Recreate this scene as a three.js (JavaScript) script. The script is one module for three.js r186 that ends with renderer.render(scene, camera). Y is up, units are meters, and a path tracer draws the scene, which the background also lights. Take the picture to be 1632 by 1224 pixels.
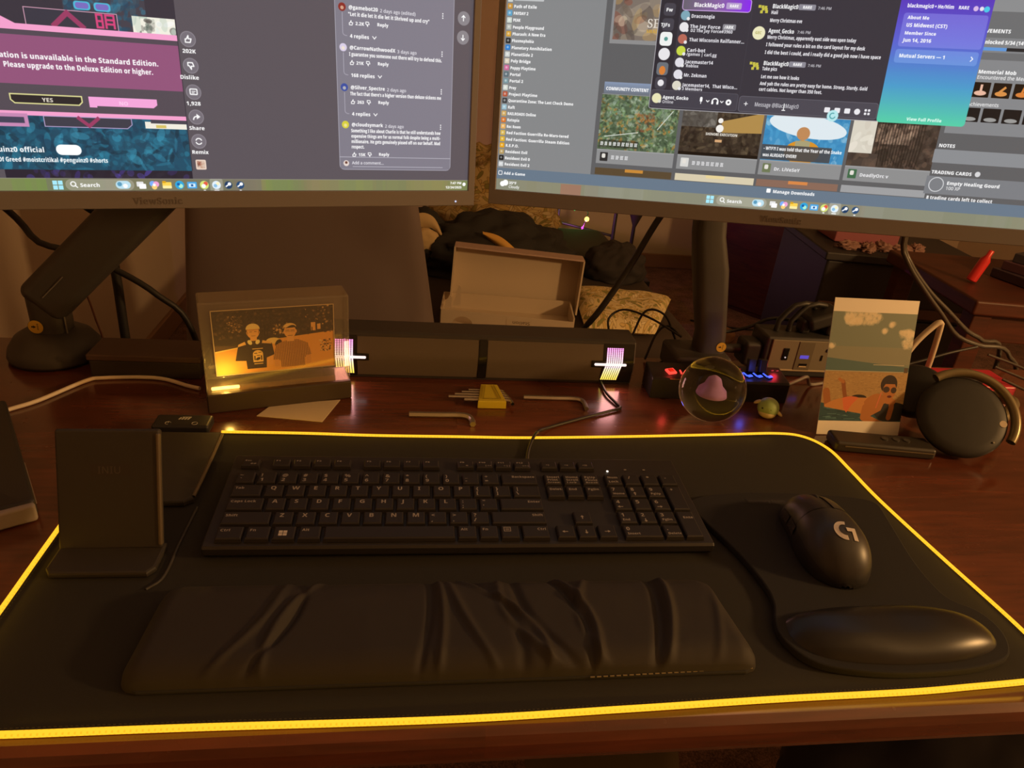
import * as THREE from 'three';
import { RoundedBoxGeometry } from 'three/addons/geometries/RoundedBoxGeometry.js';
import { RectAreaLightUniformsLib } from 'three/addons/lights/RectAreaLightUniformsLib.js';
import { mergeGeometries } from 'three/addons/utils/BufferGeometryUtils.js';
import { FontLoader } from 'three/addons/loaders/FontLoader.js';
import { TextGeometry } from 'three/addons/geometries/TextGeometry.js';
import { ImprovedNoise } from 'three/addons/math/ImprovedNoise.js';

// ---------------------------------------------------------------- camera, exposure, large lights
RectAreaLightUniformsLib.init();
const scene = new THREE.Scene();
scene.background = new THREE.Color(0x000000);
const D = Math.PI / 180;
const camera = new THREE.PerspectiveCamera(2 * Math.atan(612 / 1129) / D, 4 / 3, 0.02, 40);
camera.position.set(-0.0557, 0.4189, 0.5549);
camera.rotation.set(-26.5 * D, -9.15 * D, 5.58 * D, 'YXZ');
const renderer = new THREE.WebGLRenderer({ antialias: true });
renderer.toneMapping = THREE.LinearToneMapping;
renderer.toneMappingExposure = 1.0;
renderer.shadowMap.enabled = true;
// the amber room lamp behind the camera: position and strength (its light is built with the lamp below)
const LAMP_AT = [1.75, 0.62, 0.5], LAMP_POWER = 5.2, LAMP_COLOR = new THREE.Color().setRGB(1, 0.55, 0.2);
const STRIP_GLOW = 1.35, STRIP_LIGHT = 3.2, STRIP_COLOR = new THREE.Color().setRGB(1, 0.5, 0.022);

// ---------------------------------------------------------------- helpers
const noise = new ImprovedNoise();
let seed = 7; const rnd = () => (seed = (seed * 16807) % 2147483647) / 2147483647;
const V3 = (x, y, z) => new THREE.Vector3(x, y, z);
const used = {};
const numbered = (n) => { used[n] = (used[n] ?? -1) + 1; return used[n] ? n + '_' + String(used[n]).padStart(3, '0') : n; };
function M(color, roughness = 0.6, more = {}) {
  const P = ['transmission', 'clearcoat', 'sheen', 'thickness', 'ior', 'attenuationColor', 'specularIntensity'].some((k) => k in more);
  const o = { color, roughness, metalness: 0, ...more };
  return P ? new THREE.MeshPhysicalMaterial(o) : new THREE.MeshStandardMaterial(o);
}
const lin = (r, g, b) => new THREE.Color().setRGB(r, g, b);
function thing(name, label, category, pos = [0, 0, 0], turn = 0, group) {
  const o = new THREE.Group(); o.name = numbered(name); o.position.set(...pos); o.rotation.y = turn;
  o.userData = { label, category }; if (group) o.userData.group = group;
  scene.add(o); return o;
}
function part(parent, name, geo, mat, pos, rot) {
  const m = new THREE.Mesh(geo, mat); m.name = name; m.castShadow = m.receiveShadow = true;
  if (pos) m.position.set(...pos); if (rot) m.rotation.set(...rot);
  parent.add(m); return m;
}
function solo(name, label, category, geo, mat, pos, rot, group) {
  const m = part(scene, numbered(name), geo, mat, pos, rot); m.userData = { label, category }; if (group) m.userData.group = group; return m;
}
function struct(name, geo, mat, pos, rot) { const m = part(scene, name, geo, mat, pos, rot); m.userData = { kind: 'structure' }; return m; }
const box = (w, h, d, r = 0.002, s = 2) => (r > 0 ? new RoundedBoxGeometry(w, h, d, s, Math.min(r, w / 2.01, h / 2.01, d / 2.01)) : new THREE.BoxGeometry(w, h, d));
const cyl = (r, h, seg = 32, r2 = r) => new THREE.CylinderGeometry(r2, r, h, seg);
const lathe = (pts, seg = 40) => new THREE.LatheGeometry(pts.map(([x, y]) => new THREE.Vector2(x, y)), seg);
const curve = (pts, closed = false, t = 0.5) => new THREE.CatmullRomCurve3(pts.map((p) => V3(...p)), closed, 'catmullrom', t);
const tube = (pts, r, n = 60, rs = 8, closed = false) => new THREE.TubeGeometry(curve(pts, closed), n, r, rs, closed);
const at = (geo, x, y, z, rx = 0, ry = 0, rz = 0) => { const g = geo.clone(); g.applyMatrix4(new THREE.Matrix4().makeRotationFromEuler(new THREE.Euler(rx, ry, rz))); g.translate(x, y, z); return g; };
const merge = (list) => mergeGeometries(list.map((g) => { const n = g.index ? g.toNonIndexed() : g; for (const k of Object.keys(n.attributes)) if (!['position', 'normal', 'uv'].includes(k)) n.deleteAttribute(k); return n; }));
const shapeOf = (pts) => new THREE.Shape(pts.map(([x, y]) => new THREE.Vector2(x, y)));
function plate(pts, y0, h, bevel = 0.0008) {             // a flat slab with an outline in x, z
  const b = Math.min(bevel, h / 2.2);
  const g = new THREE.ExtrudeGeometry(shapeOf(pts.map(([x, z]) => [x, -z])), { depth: h - 2 * b, bevelEnabled: b > 0, bevelSize: b, bevelThickness: b, bevelOffset: -b, bevelSegments: 2, curveSegments: 8 });
  g.rotateX(-Math.PI / 2); g.translate(0, y0 + b, 0); return g;
}
function smooth(pts, n = 160, closed = true, t = 0.5) { return curve(pts.map(([x, z]) => [x, 0, z]), closed, t).getPoints(n).slice(0, closed ? -1 : undefined).map((p) => [p.x, p.z]); }
function grid(nu, nv, f, closedU = false) {              // f(u, v) -> [x, y, z]
  const pos = [], uv = [], idx = [];
  for (let j = 0; j <= nv; j++) for (let i = 0; i <= nu; i++) { pos.push(...f(i / nu, j / nv)); uv.push(i / nu, j / nv); }
  for (let j = 0; j < nv; j++) for (let i = 0; i < nu; i++) { const a = j * (nu + 1) + i, b = a + 1, c = a + nu + 1, d = c + 1; idx.push(a, b, d, a, d, c); }
  const g = new THREE.BufferGeometry(); g.setAttribute('position', new THREE.Float32BufferAttribute(pos, 3)); g.setAttribute('uv', new THREE.Float32BufferAttribute(uv, 2)); g.setIndex(idx); g.computeVertexNormals(); return g;
}
function canvas(w, h, draw, srgb = true) {
  const c = document.createElement('canvas'); c.width = w; c.height = h; const x = c.getContext('2d'); draw(x, w, h);
  const t = new THREE.CanvasTexture(c); if (srgb) t.colorSpace = THREE.SRGBColorSpace; t.magFilter = THREE.LinearFilter; t.wrapS = t.wrapT = THREE.RepeatWrapping; return t;
}
function data(w, h, f, srgb = false) {
  const a = new Uint8Array(w * h * 4);
  for (let y = 0; y < h; y++) for (let x = 0; x < w; x++) { const c = f(x / w, y / h, x, y); const k = (y * w + x) * 4; a[k] = c[0]; a[k + 1] = c[1]; a[k + 2] = c[2]; a[k + 3] = 255; }
  const t = new THREE.DataTexture(a, w, h, THREE.RGBAFormat); t.magFilter = THREE.LinearFilter; t.wrapS = t.wrapT = THREE.RepeatWrapping; if (srgb) t.colorSpace = THREE.SRGBColorSpace; t.needsUpdate = true; return t;
}
const rep = (t, x, y) => { const c = t.clone(); c.repeat.set(x, y); c.needsUpdate = true; return c; };
function boxUV(g, s = 1) {                               // uv in metres from position, by the way each face points
  const p = g.attributes.position, n = g.attributes.normal, uv = new Float32Array(p.count * 2);
  for (let i = 0; i < p.count; i++) { const ax = Math.abs(n.getX(i)), ay = Math.abs(n.getY(i)), az = Math.abs(n.getZ(i)); let u, v; if (ay >= ax && ay >= az) { u = p.getX(i); v = p.getZ(i); } else if (az >= ax) { u = p.getX(i); v = p.getY(i); } else { u = p.getZ(i); v = p.getY(i); } uv[2 * i] = u / s; uv[2 * i + 1] = v / s; }
  g.setAttribute('uv', new THREE.BufferAttribute(uv, 2)); return g;
}
const fb = (x, y, o = 4, z = 0) => { let s = 0, a = 0.5; for (let i = 0; i < o; i++) { s += a * noise.noise(x, y, z + i * 7.3); x *= 2; y *= 2; a *= 0.5; } return s; };

// ---------------------------------------------------------------- shared textures and materials
const woodTex = data(1024, 512, (u, v) => {              // red-brown varnished wood, grain along u
  const w = fb(u * 3, v * 18, 4), fine = fb(u * 14, v * 160, 3, 3), ring = Math.sin((v * 22 + w * 3.2) * 3.1) * 0.5 + 0.5;
  const k = 0.9 + 0.1 * ring + 0.26 * fine + 0.16 * w; return [102 * k, 54 * k, 36 * k];
}, true);
const woodRough = data(512, 512, (u, v) => { const k = 58 + 60 * fb(u * 6, v * 6, 4, 9) + (rnd() < 0.0012 ? 70 : 0); return [k, k, k]; });
const weave = data(128, 128, (u, v, x, y) => { const k = 120 + 60 * Math.sin(x * Math.PI / 2) * Math.sin(y * Math.PI / 2) + 50 * (rnd() - 0.5); return [k, k, k]; });
const carpet = data(256, 256, (u, v) => { const k = 0.75 + 0.5 * (rnd() - 0.5) + 0.3 * fb(u * 8, v * 8, 3); return [150 * k, 112 * k, 96 * k]; }, true);
const plaster = data(256, 256, (u, v) => { const k = 128 + 110 * fb(u * 24, v * 24, 3, 5); return [k, k, k]; });
const leafTex = canvas(512, 512, (x, w, h) => {          // printed leaf pattern of the cushion and the quilt
  x.fillStyle = '#ead6a2'; x.fillRect(0, 0, w, h);
  for (let i = 0; i < 420; i++) { x.save(); x.translate(rnd() * w, rnd() * h); x.rotate(rnd() * 6.28); const l = 14 + rnd() * 22; x.fillStyle = ['#f2e3bb', '#e6d096', '#d9bd78', '#b9b06a', '#efdca8', '#e2c786', '#f2e3bb', '#9c9a58'][Math.floor(rnd() * 8)]; x.beginPath(); x.ellipse(0, 0, l, l * 0.32, 0, 0, 6.3); x.fill(); x.strokeStyle = 'rgba(120,88,44,.6)'; x.lineWidth = 2; x.stroke(); x.restore(); }
});
const black = M(lin(0.022, 0.021, 0.022), 0.5), blackMatte = M(lin(0.02, 0.019, 0.019), 0.85), blackGloss = M(lin(0.012, 0.012, 0.012), 0.22), cableMat = M(lin(0.018, 0.017, 0.017), 0.5);
const deskWood = M(0xffffff, 0.3, { map: woodTex, roughnessMap: woodRough, clearcoat: 0.5, clearcoatRoughness: 0.16 }); deskWood.roughness = 1.0;
const steel = M(lin(0.55, 0.53, 0.5), 0.32, { metalness: 1 });

// ---------------------------------------------------------------- the room
const wallMat = M(lin(0.62, 0.5, 0.4), 0.9, { bumpMap: rep(plaster, 1, 1), bumpScale: 0.0015 });
const FLOOR = -0.74, CEIL = 1.72, XL = -0.98, XR = 3.2, ZB = -3.3, ZF = 2.5;
const carpetMat = M(0xffffff, 0.98, { map: rep(carpet, 1, 1) });
struct('floor', boxUV(at(box(XR - XL + 0.4, 0.1, ZF - ZB + 0.4, 0), (XL + XR) / 2, FLOOR - 0.05, (ZF + ZB) / 2), 0.5), carpetMat);
struct('ceiling', boxUV(at(box(XR - XL + 0.4, 0.1, ZF - ZB + 0.4, 0), (XL + XR) / 2, CEIL + 0.05, (ZF + ZB) / 2)), M(lin(0.75, 0.72, 0.68), 0.95));
const HH = CEIL - FLOOR, YM = (CEIL + FLOOR) / 2;
struct('wall_left', boxUV(at(box(0.1, HH, ZF - ZB, 0), XL - 0.05, YM, (ZF + ZB) / 2)), wallMat);
struct('wall_right', boxUV(at(box(0.1, HH, ZF - ZB, 0), XR + 0.05, YM, (ZF + ZB) / 2)), wallMat);
struct('wall_back', boxUV(at(box(XR - XL + 0.2, HH, 0.1, 0), (XL + XR) / 2, YM, ZB - 0.05)), wallMat);
struct('wall_front', boxUV(at(box(XR - XL + 0.2, HH, 0.1, 0), (XL + XR) / 2, YM, ZF + 0.05)), wallMat);
const trimMat = M(lin(0.3, 0.17, 0.1), 0.5);
struct('baseboard_back', at(box(XR - XL, 0.08, 0.016, 0.004), (XL + XR) / 2, FLOOR + 0.04, ZB + 0.008), trimMat);
struct('baseboard_left', at(box(0.016, 0.08, ZF - ZB, 0.004), XL + 0.008, FLOOR + 0.04, (ZF + ZB) / 2), trimMat);

// ---------------------------------------------------------------- desk
const desk = thing('desk', 'long red-brown varnished wooden desk carrying the monitors', 'desk');
{
  const prof = [[-0.372, -0.03], [0.238, -0.03], [0.243, -0.027], [0.2445, -0.022], [0.2445, -0.01], [0.242, -0.003], [0.236, 0], [-0.372, 0]];   // z, y
  const g = new THREE.ExtrudeGeometry(shapeOf(prof.map(([z, y]) => [-z, y])), { depth: 2.05, bevelEnabled: false });
  g.rotateY(Math.PI / 2); g.translate(-0.96, 0, 0); g.computeVertexNormals();
  part(desk, 'desktop', boxUV(g, 0.9), deskWood);
  const legG = boxUV(box(0.06, 0.71, 0.06, 0.004), 0.9);
  for (const [x, z] of [[-0.9, 0.17], [-0.9, -0.32], [1.02, 0.17], [1.02, -0.32]]) part(desk, 'leg', legG, deskWood, [x, -0.385, z]);
  part(desk, 'back_rail', boxUV(box(1.86, 0.07, 0.02, 0.002), 0.9), deskWood, [0.06, -0.065, -0.33]);
}

// ---------------------------------------------------------------- glowing desk mat
const matOutline = [[-0.349, 0.2], [-0.3505, 0.1], [-0.3505, 0], [-0.3505, -0.09], [-0.346, -0.118], [-0.33, -0.133], [-0.3, -0.134], [-0.255, -0.134], [-0.172, -0.1335], [-0.091, -0.131], [0.0, -0.131], [0.078, -0.131], [0.198, -0.137], [0.318, -0.145], [0.393, -0.15], [0.425, -0.142], [0.442, -0.115], [0.444, -0.07], [0.4445, -0.014], [0.452, 0.076], [0.461, 0.165], [0.459, 0.2], [0.442, 0.2185], [0.419, 0.221], [0.373, 0.2235], [0.319, 0.226], [0.213, 0.2275], [0.1, 0.2305], [-0.023, 0.233], [-0.19, 0.231], [-0.3, 0.2305], [-0.335, 0.2285]];
const deskMat = thing('desk_mat', 'large black desk mat edged with a glowing yellow light strip', 'desk mat');
{
  const o = smooth(matOutline, 260);
  const cloth = M(lin(0.021, 0.019, 0.0155), 0.92, { bumpMap: rep(weave, 1, 1), bumpScale: 0.00025 });
  part(deskMat, 'mat_surface', boxUV(plate(o, 0.0002, 0.0036, 0.0006), 0.02), cloth);
  const c = new THREE.CatmullRomCurve3(matOutline.map(([x, z]) => V3(x, 0.0036, z)), true, 'catmullrom', 0.5);
  const n = 720, lead = 0.0; const P = c.getSpacedPoints(n).slice(0, n);
  // the strip runs round the mat from one side of the control box to the other
  let s = P.findIndex((p, i) => p.z < -0.12 && p.x > -0.256 && P[(i - 1 + n) % n].x <= -0.256), e = P.findIndex((p, i) => p.x < -0.34 && p.z < -0.1);
  if (e < s) e += n; const path = []; for (let i = s; i <= e; i += 2) path.push(P[i % n]);
  const braid = canvas(64, 16, (x) => { x.fillStyle = '#fff'; x.fillRect(0, 0, 64, 16); x.fillStyle = '#efe6d0'; for (let i = 0; i < 4; i++) { x.fillRect(i * 16 + (i % 2) * 3, 3, 5, 4); x.fillRect(i * 16 + 8, 9, 5, 4); } });
  const bt = rep(braid, 150, 2);
  const stripG = new THREE.TubeGeometry(new THREE.CatmullRomCurve3(path), path.length, 0.0023, 6, false);
  part(deskMat, 'light_strip', stripG, M(0x000000, 0.5, { emissive: STRIP_COLOR, emissiveMap: bt, emissiveIntensity: STRIP_GLOW })).userData.label = 'glowing yellow light strip';
  // stitches just inside the strip
  const st = []; const sg = new THREE.BoxGeometry(0.0016, 0.0004, 0.0005);
  for (let i = s; i < e; i += 1) { const a = P[i % n], b = P[(i + 1) % n], dx = b.x - a.x, dz = b.z - a.z, l = Math.hypot(dx, dz); st.push(at(sg, a.x + -dz / l * 0.0042, 0.0039, a.z + dx / l * 0.0042, 0, Math.atan2(-dz, dx), 0)); }
  part(deskMat, 'stitching', merge(st), M(lin(0.06, 0.05, 0.035), 0.8)).userData.kind = 'stuff';
  const cb = part(deskMat, 'control_box', box(0.058, 0.011, 0.026, 0.003), black, [-0.297, 0.0076, -0.1425]);
  const icon = M(lin(0.5, 0.48, 0.42), 0.6);
  part(cb, 'power_symbol', merge([at(new THREE.TorusGeometry(0.0028, 0.0003, 6, 24, 5), 0, 0, 0, -Math.PI / 2, 0, 0), at(new THREE.BoxGeometry(0.0005, 0.0004, 0.003), 0, 0, -0.002)]), icon, [-0.013, 0.0057, 0.007]);
  part(cb, 'ring_symbol', at(new THREE.TorusGeometry(0.0028, 0.0003, 6, 24), 0, 0, 0, -Math.PI / 2, 0, 0), icon, [0.014, 0.0057, 0.007]);
  const bars = []; for (let i = 0; i < 4; i++) bars.push(at(new THREE.BoxGeometry(0.0014, 0.0004, 0.0045), -0.0045 + i * 0.003, 0, 0, 0, -0.35, 0)); bars.push(at(new THREE.BoxGeometry(0.009, 0.0004, 0.0009), 0.002, 0, -0.003));
  part(cb, 'emblem', merge(bars), icon, [0.001, 0.0057, -0.003]);
  part(deskMat, 'panel_seam', tube([[-0.2455, 0.0042, 0.0], [-0.2465, 0.0044, 0.05], [-0.247, 0.0044, 0.092], [-0.256, 0.0042, 0.106]], 0.0012, 24, 6), M(lin(0.05, 0.045, 0.038), 0.6));
  // the strip's own light
  const lamps = [[[-0.3, 0.0085, 0.2285], [0.42, 0.0085, 0.2225], 0, -1], [[0.4465, 0.0085, -0.1], [0.46, 0.0085, 0.19], -1, 0], [[-0.25, 0.0085, -0.132], [0.38, 0.0085, -0.146], 0, 1], [[-0.3475, 0.0085, -0.09], [-0.3475, 0.0085, 0.2], 1, 0]];
  for (const [a, b, ix, iz] of lamps) {
    for (const side of ix > 0 ? [1] : [1, -1]) {
      const A = V3(...a), B = V3(...b), l = new THREE.RectAreaLight(STRIP_COLOR, STRIP_LIGHT * (side < 0 ? 1 : iz < 0 ? 0.25 : 0.6), A.distanceTo(B), 0.004); l.name = 'strip_light';
      const m = A.clone().add(B).multiplyScalar(0.5); const X = B.clone().sub(A).normalize(), Z = V3(ix * side, 0.18, iz * side); Z.addScaledVector(X, -Z.dot(X)).normalize();
      const f = Z.clone(); const Y = new THREE.Vector3().crossVectors(f.clone().negate(), X).normalize();   // a RectAreaLight shines along its -z
      l.position.copy(m).addScaledVector(V3(ix, 0, iz), side > 0 ? 0.0035 : -0.0035); l.quaternion.setFromRotationMatrix(new THREE.Matrix4().makeBasis(X, Y, f.clone().negate())); scene.add(l);
    }
  }
}

// ---------------------------------------------------------------- the pictures on the two screens (1920 x 1080)
function text(x, s, px, py, size, color = '#fff', weight = 'bold', fam = 'sans-serif', maxW) { x.font = `${weight} ${size}px ${fam}`; x.fillStyle = color; x.textBaseline = 'middle'; maxW ? x.fillText(s, px, py, maxW) : x.fillText(s, px, py); }
function rr(x, a, b, w, h, r, fill, stroke, lw = 2) { x.beginPath(); x.roundRect(a, b, w, h, r); if (fill) { x.fillStyle = fill; x.fill(); } if (stroke) { x.strokeStyle = stroke; x.lineWidth = lw; x.stroke(); } }
function disc(x, a, b, r, fill) { x.beginPath(); x.arc(a, b, r, 0, 6.2832); x.fillStyle = fill; x.fill(); }
function blobs(x, a, b, w, h, base, cols, n, big = 30, small = 6) {      // a generic stand-in picture: patches of colour
  x.save(); x.beginPath(); x.rect(a, b, w, h); x.clip(); x.fillStyle = base; x.fillRect(a, b, w, h);
  for (let i = 0; i < n; i++) { x.fillStyle = cols[Math.floor(rnd() * cols.length)]; x.globalAlpha = 0.2 + 0.4 * rnd(); x.beginPath(); x.ellipse(a + rnd() * w, b + rnd() * h, small + rnd() * big, small + rnd() * big * 0.4, rnd() * 3.1, 0, 6.3); x.fill(); }
  x.restore(); x.globalAlpha = 1;
}
function windowsMark(x, a, b, s) { x.fillStyle = '#a8ecff'; const k = s * 0.46; for (const [i, j] of [[0, 0], [1, 0], [0, 1], [1, 1]]) x.fillRect(a - s / 2 + i * (s - k), b - s / 2 + j * (s - k), k, k); }
function taskIcons(x, x0, y, step) {
  const I = [
    () => { rr(x, -12, -9, 18, 14, 2, '#e8e8e8'); rr(x, -6, -3, 18, 14, 2, '#ffffff'); },
    () => { disc(x, -4, -3, 8, '#7fb2ff'); disc(x, 5, -2, 8, '#f3a6d8'); disc(x, 0, 6, 7, '#ffd27a'); disc(x, 0, 0, 4, '#fff'); },
    () => { rr(x, -12, -8, 24, 18, 2, '#ffd657'); rr(x, -12, -11, 10, 6, 2, '#e3a91d'); rr(x, -12, 2, 24, 8, 2, '#fff0a8'); },
    () => { disc(x, 0, 0, 12, '#2da9e0'); disc(x, 3, 3, 6, '#b5f2d5'); disc(x, -3, -2, 4, '#0c5fae'); },
    () => { rr(x, -13, -9, 26, 19, 2, '#4aa8e8'); rr(x, -9, -4, 18, 10, 1, '#d7f0ff'); rr(x, -3, -2, 6, 6, 1, '#1b5a9a'); },
    () => { disc(x, 0, 0, 12, '#d9e87a'); disc(x, 4, -4, 6, '#e8604a'); disc(x, -2, 3, 6, '#fff'); x.fillStyle = '#fff'; x.fillRect(-3, 14, 6, 3); },
    () => { rr(x, -18, -18, 36, 36, 5, 'rgba(255,255,255,.25)'); disc(x, 0, 0, 12, '#e4f3ff'); disc(x, 4, -4, 5, '#fff6c8'); disc(x, -3, 2, 5, '#8fc4e8'); x.fillStyle = '#fff'; x.fillRect(-7, 14, 14, 3); },
    () => { disc(x, 0, 0, 11, '#1d3f66'); disc(x, 3, -3, 5, '#fff'); x.strokeStyle = '#fff'; x.lineWidth = 4; x.beginPath(); x.moveTo(3, -3); x.lineTo(-8, 5); x.stroke(); },
    () => { disc(x, 0, 0, 11, '#244c78'); disc(x, 3, -3, 5, '#fff'); x.strokeStyle = '#fff'; x.lineWidth = 4; x.beginPath(); x.moveTo(3, -3); x.lineTo(-8, 5); x.stroke(); x.fillStyle = '#fff'; x.fillRect(-3, 14, 6, 3); },
  ];
  I.forEach((f, i) => { x.save(); x.translate(x0 + i * step, y); f(); x.restore(); });
}
function searchBox(x, a, b, y, stroke) {
  rr(x, a, y - 14, b - a, 28, 14, 'rgba(235,230,215,.28)', stroke, 1.5);
  x.strokeStyle = '#fff'; x.lineWidth = 3; x.beginPath(); x.arc(a + 18, y - 2, 6, 0, 6.3); x.moveTo(a + 22, y + 2); x.lineTo(a + 28, y + 8); x.stroke();
  text(x, 'Search', a + 34, y, 15); rr(x, b - 46, y - 11, 38, 22, 11, '#bfe3f2'); disc(x, b - 36, y - 2, 6, '#5d9ec0'); disc(x, b - 22, y + 3, 6, '#fff');
}
function thumb(x, a, b, down = 1, s = 1) { x.save(); x.translate(a, b); x.scale(s, s * down); x.strokeStyle = '#fff'; x.lineWidth = 3; x.lineJoin = 'round'; x.beginPath(); x.moveTo(-7, 0); x.lineTo(-7, 8); x.lineTo(5, 8); x.lineTo(8, -1); x.lineTo(1, -1); x.lineTo(1, -9); x.lineTo(-4, 0); x.closePath(); x.stroke(); x.restore(); }

function strokes(x, a, b, s, n, color) {               // small square characters, drawn as strokes
  x.strokeStyle = color; x.lineWidth = s * 0.12; x.lineCap = 'butt';
  for (let i = 0; i < n; i++) { const p = a + i * s * 1.08; x.beginPath(); for (const k of [0.15, 0.45, 0.8]) { x.moveTo(p + s * 0.08, b - s / 2 + s * k); x.lineTo(p + s * (0.7 + 0.22 * rnd()), b - s / 2 + s * k); } for (const k of [0.25, 0.6]) { x.moveTo(p + s * (k + 0.15 * rnd()), b - s * 0.45); x.lineTo(p + s * (k + 0.1 * rnd()), b + s * 0.42); } x.stroke(); }
}
const leftScreen = canvas(1920, 1080, (x, W, H) => {
  x.fillStyle = '#5b555c'; x.fillRect(0, 0, W, H);
  // the short video
  x.fillStyle = '#3b3741'; x.fillRect(430, 0, 632, 1024);
  x.fillStyle = '#1f4f66'; x.fillRect(430, 884, 630, 140);
  blobs(x, 430, 884, 630, 140, '#1f5068', ['#2c7f9b', '#1a3950', '#3a95b3', '#24465a', '#17303f', '#286f8a'], 520, 22, 3);
  blobs(x, 800, 560, 190, 110, '#46434d', ['#2c5f78', '#274b63', '#3d7a94'], 160, 14, 3);
  blobs(x, 600, 1024, 460, 22, '#2b2733', ['#473a88', '#3a3542', '#5f4fc0', '#241f2c'], 40, 14, 4);
  x.fillStyle = '#3b3a46'; x.fillRect(712, 628, 208, 40); x.strokeStyle = '#c997ad'; x.lineWidth = 2; x.strokeRect(712, 628, 208, 40);
  x.strokeStyle = '#9c3f66'; x.lineWidth = 12; x.beginPath(); x.moveTo(770, 668); x.lineTo(806, 634); x.lineTo(842, 668); x.stroke();
  x.strokeStyle = '#d8487f'; x.lineWidth = 5; x.strokeRect(872, 632, 13, 30); x.beginPath(); x.moveTo(872, 647); x.lineTo(885, 647); x.moveTo(893, 664); x.lineTo(893, 632); x.lineTo(912, 632); x.lineTo(912, 664); x.moveTo(893, 643); x.lineTo(912, 643); x.moveTo(893, 653); x.lineTo(912, 653); x.stroke(); strokes(x, 634, 648, 32, 1, '#d8487f');
  x.fillStyle = '#4fb8d8'; x.beginPath(); x.roundRect(824, 604, 38, 20, 7); x.roundRect(870, 604, 38, 20, 7); x.fill(); x.fillStyle = '#7b6fc0'; x.beginPath(); x.roundRect(828, 607, 30, 14, 6); x.roundRect(874, 607, 30, 14, 6); x.fill();
  blobs(x, 955, 628, 104, 45, '#f2f0e2', ['#d8e6d8', '#9fb9ae', '#fff', '#3d3a38'], 16, 18, 5);
  blobs(x, 975, 632, 34, 36, '#f2f0e2', ['#32302e', '#4b5a52'], 9, 10, 4);
  x.fillStyle = '#f6a3cf'; x.fillRect(430, 667, 630, 14); x.beginPath(); x.moveTo(430, 650); x.lineTo(655, 650); x.lineTo(690, 668); x.lineTo(430, 668); x.fill();
  x.fillStyle = '#554b56'; x.fillRect(430, 681, 630, 12);
  x.fillStyle = '#93567c'; x.fillRect(430, 693, 630, 116); x.fillStyle = '#554d56'; x.fillRect(430, 809, 630, 66);
  text(x, 'Custom creation is unavailable in the Standard Edition.', 545, 741, 18, '#fff', 'bold', 'sans-serif', 461); text(x, 'Please upgrade to the Deluxe Edition or higher.', 645, 763, 18, '#fff', 'bold', 'sans-serif', 345);
  x.fillStyle = '#2e2a2c'; x.beginPath(); x.moveTo(646, 834); x.lineTo(808, 834); x.lineTo(808, 848); x.lineTo(800, 856); x.lineTo(654, 856); x.lineTo(646, 848); x.closePath(); x.fill(); x.strokeStyle = '#e9e59c'; x.lineWidth = 3; x.stroke(); text(x, 'YES', 716, 845, 15, '#e9e0d0');
  x.fillStyle = '#f6a7dc'; x.beginPath(); x.moveTo(824, 833); x.lineTo(990, 833); x.lineTo(990, 848); x.lineTo(980, 856); x.lineTo(842, 856); x.lineTo(842, 860); x.lineTo(824, 860); x.closePath(); x.fill(); text(x, 'NO', 895, 846, 15, '#ffc9ee');
  x.fillStyle = '#f6a3cf'; x.fillRect(430, 875, 630, 11);
  x.fillStyle = '#3f3f4b'; x.beginPath(); x.moveTo(712, 886); x.lineTo(920, 886); x.lineTo(920, 902); x.lineTo(908, 912); x.lineTo(712, 912); x.closePath(); x.fill(); x.strokeStyle = '#b6a0cc'; x.lineWidth = 2; x.stroke(); x.strokeStyle = '#9c3f66'; x.lineWidth = 9; x.beginPath(); x.moveTo(790, 886); x.lineTo(816, 908); x.lineTo(842, 886); x.stroke();
  x.fillStyle = '#46445a'; x.fillRect(600, 886, 72, 24); x.strokeStyle = '#c88ab6'; x.strokeRect(600, 886, 72, 24); x.fillStyle = '#f3eee0'; x.fillRect(953, 892, 106, 18); x.fillStyle = '#4a4752'; x.fillRect(968, 886, 92, 10); x.fillStyle = '#d9c46a'; x.fillRect(980, 900, 26, 8);
  text(x, '@penguinz0 official', 540, 973, 17, '#fff', 'bold', 'sans-serif', 182); rr(x, 727, 958, 60, 27, 13, '#fff'); text(x, 'Amount Of Greed #moistcritikal #penguinz0 #shorts', 540, 998, 16, '#fff', 'bold', 'sans-serif', 307);
  // buttons beside the video
  const B = [[674, '202K'], [741, 'Dislike'], [809, '1,928'], [875, 'Share'], [941, 'Remix']];
  B.forEach(([y, s], i) => { disc(x, 1087, y, 19, '#77717a'); x.strokeStyle = '#8d8790'; x.lineWidth = 2; x.stroke(); text(x, s, 1087 - s.length * 4.4, y + 29, 15); if (i < 2) thumb(x, 1087, y, i ? -1 : 1); x.strokeStyle = '#fff'; x.lineWidth = 3; if (i === 2) { rr(x, 1078, y - 8, 18, 14, 2, null, '#fff', 3); x.fillStyle = '#fff'; x.fillRect(1082, y - 3, 10, 2); x.fillRect(1082, y + 1, 7, 2); } if (i === 3) { x.beginPath(); x.moveTo(1079, y + 8); x.quadraticCurveTo(1080, y - 2, 1090, y - 2); x.stroke(); x.fillStyle = '#fff'; x.beginPath(); x.moveTo(1088, y - 9); x.lineTo(1098, y - 1); x.lineTo(1088, y + 6); x.fill(); } if (i === 4) { x.beginPath(); x.arc(1087, y, 8, 0.4, 2.9); x.moveTo(1079, y - 2); x.arc(1087, y, 8, 3.5, 6.0); x.stroke(); } });
  rr(x, 1072, 992, 28, 28, 4, '#e9d2c2'); blobs(x, 1076, 996, 20, 20, '#caa28a', ['#4a2c22', '#f3e8dc', '#8d4a3a'], 10, 7, 3);
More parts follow.
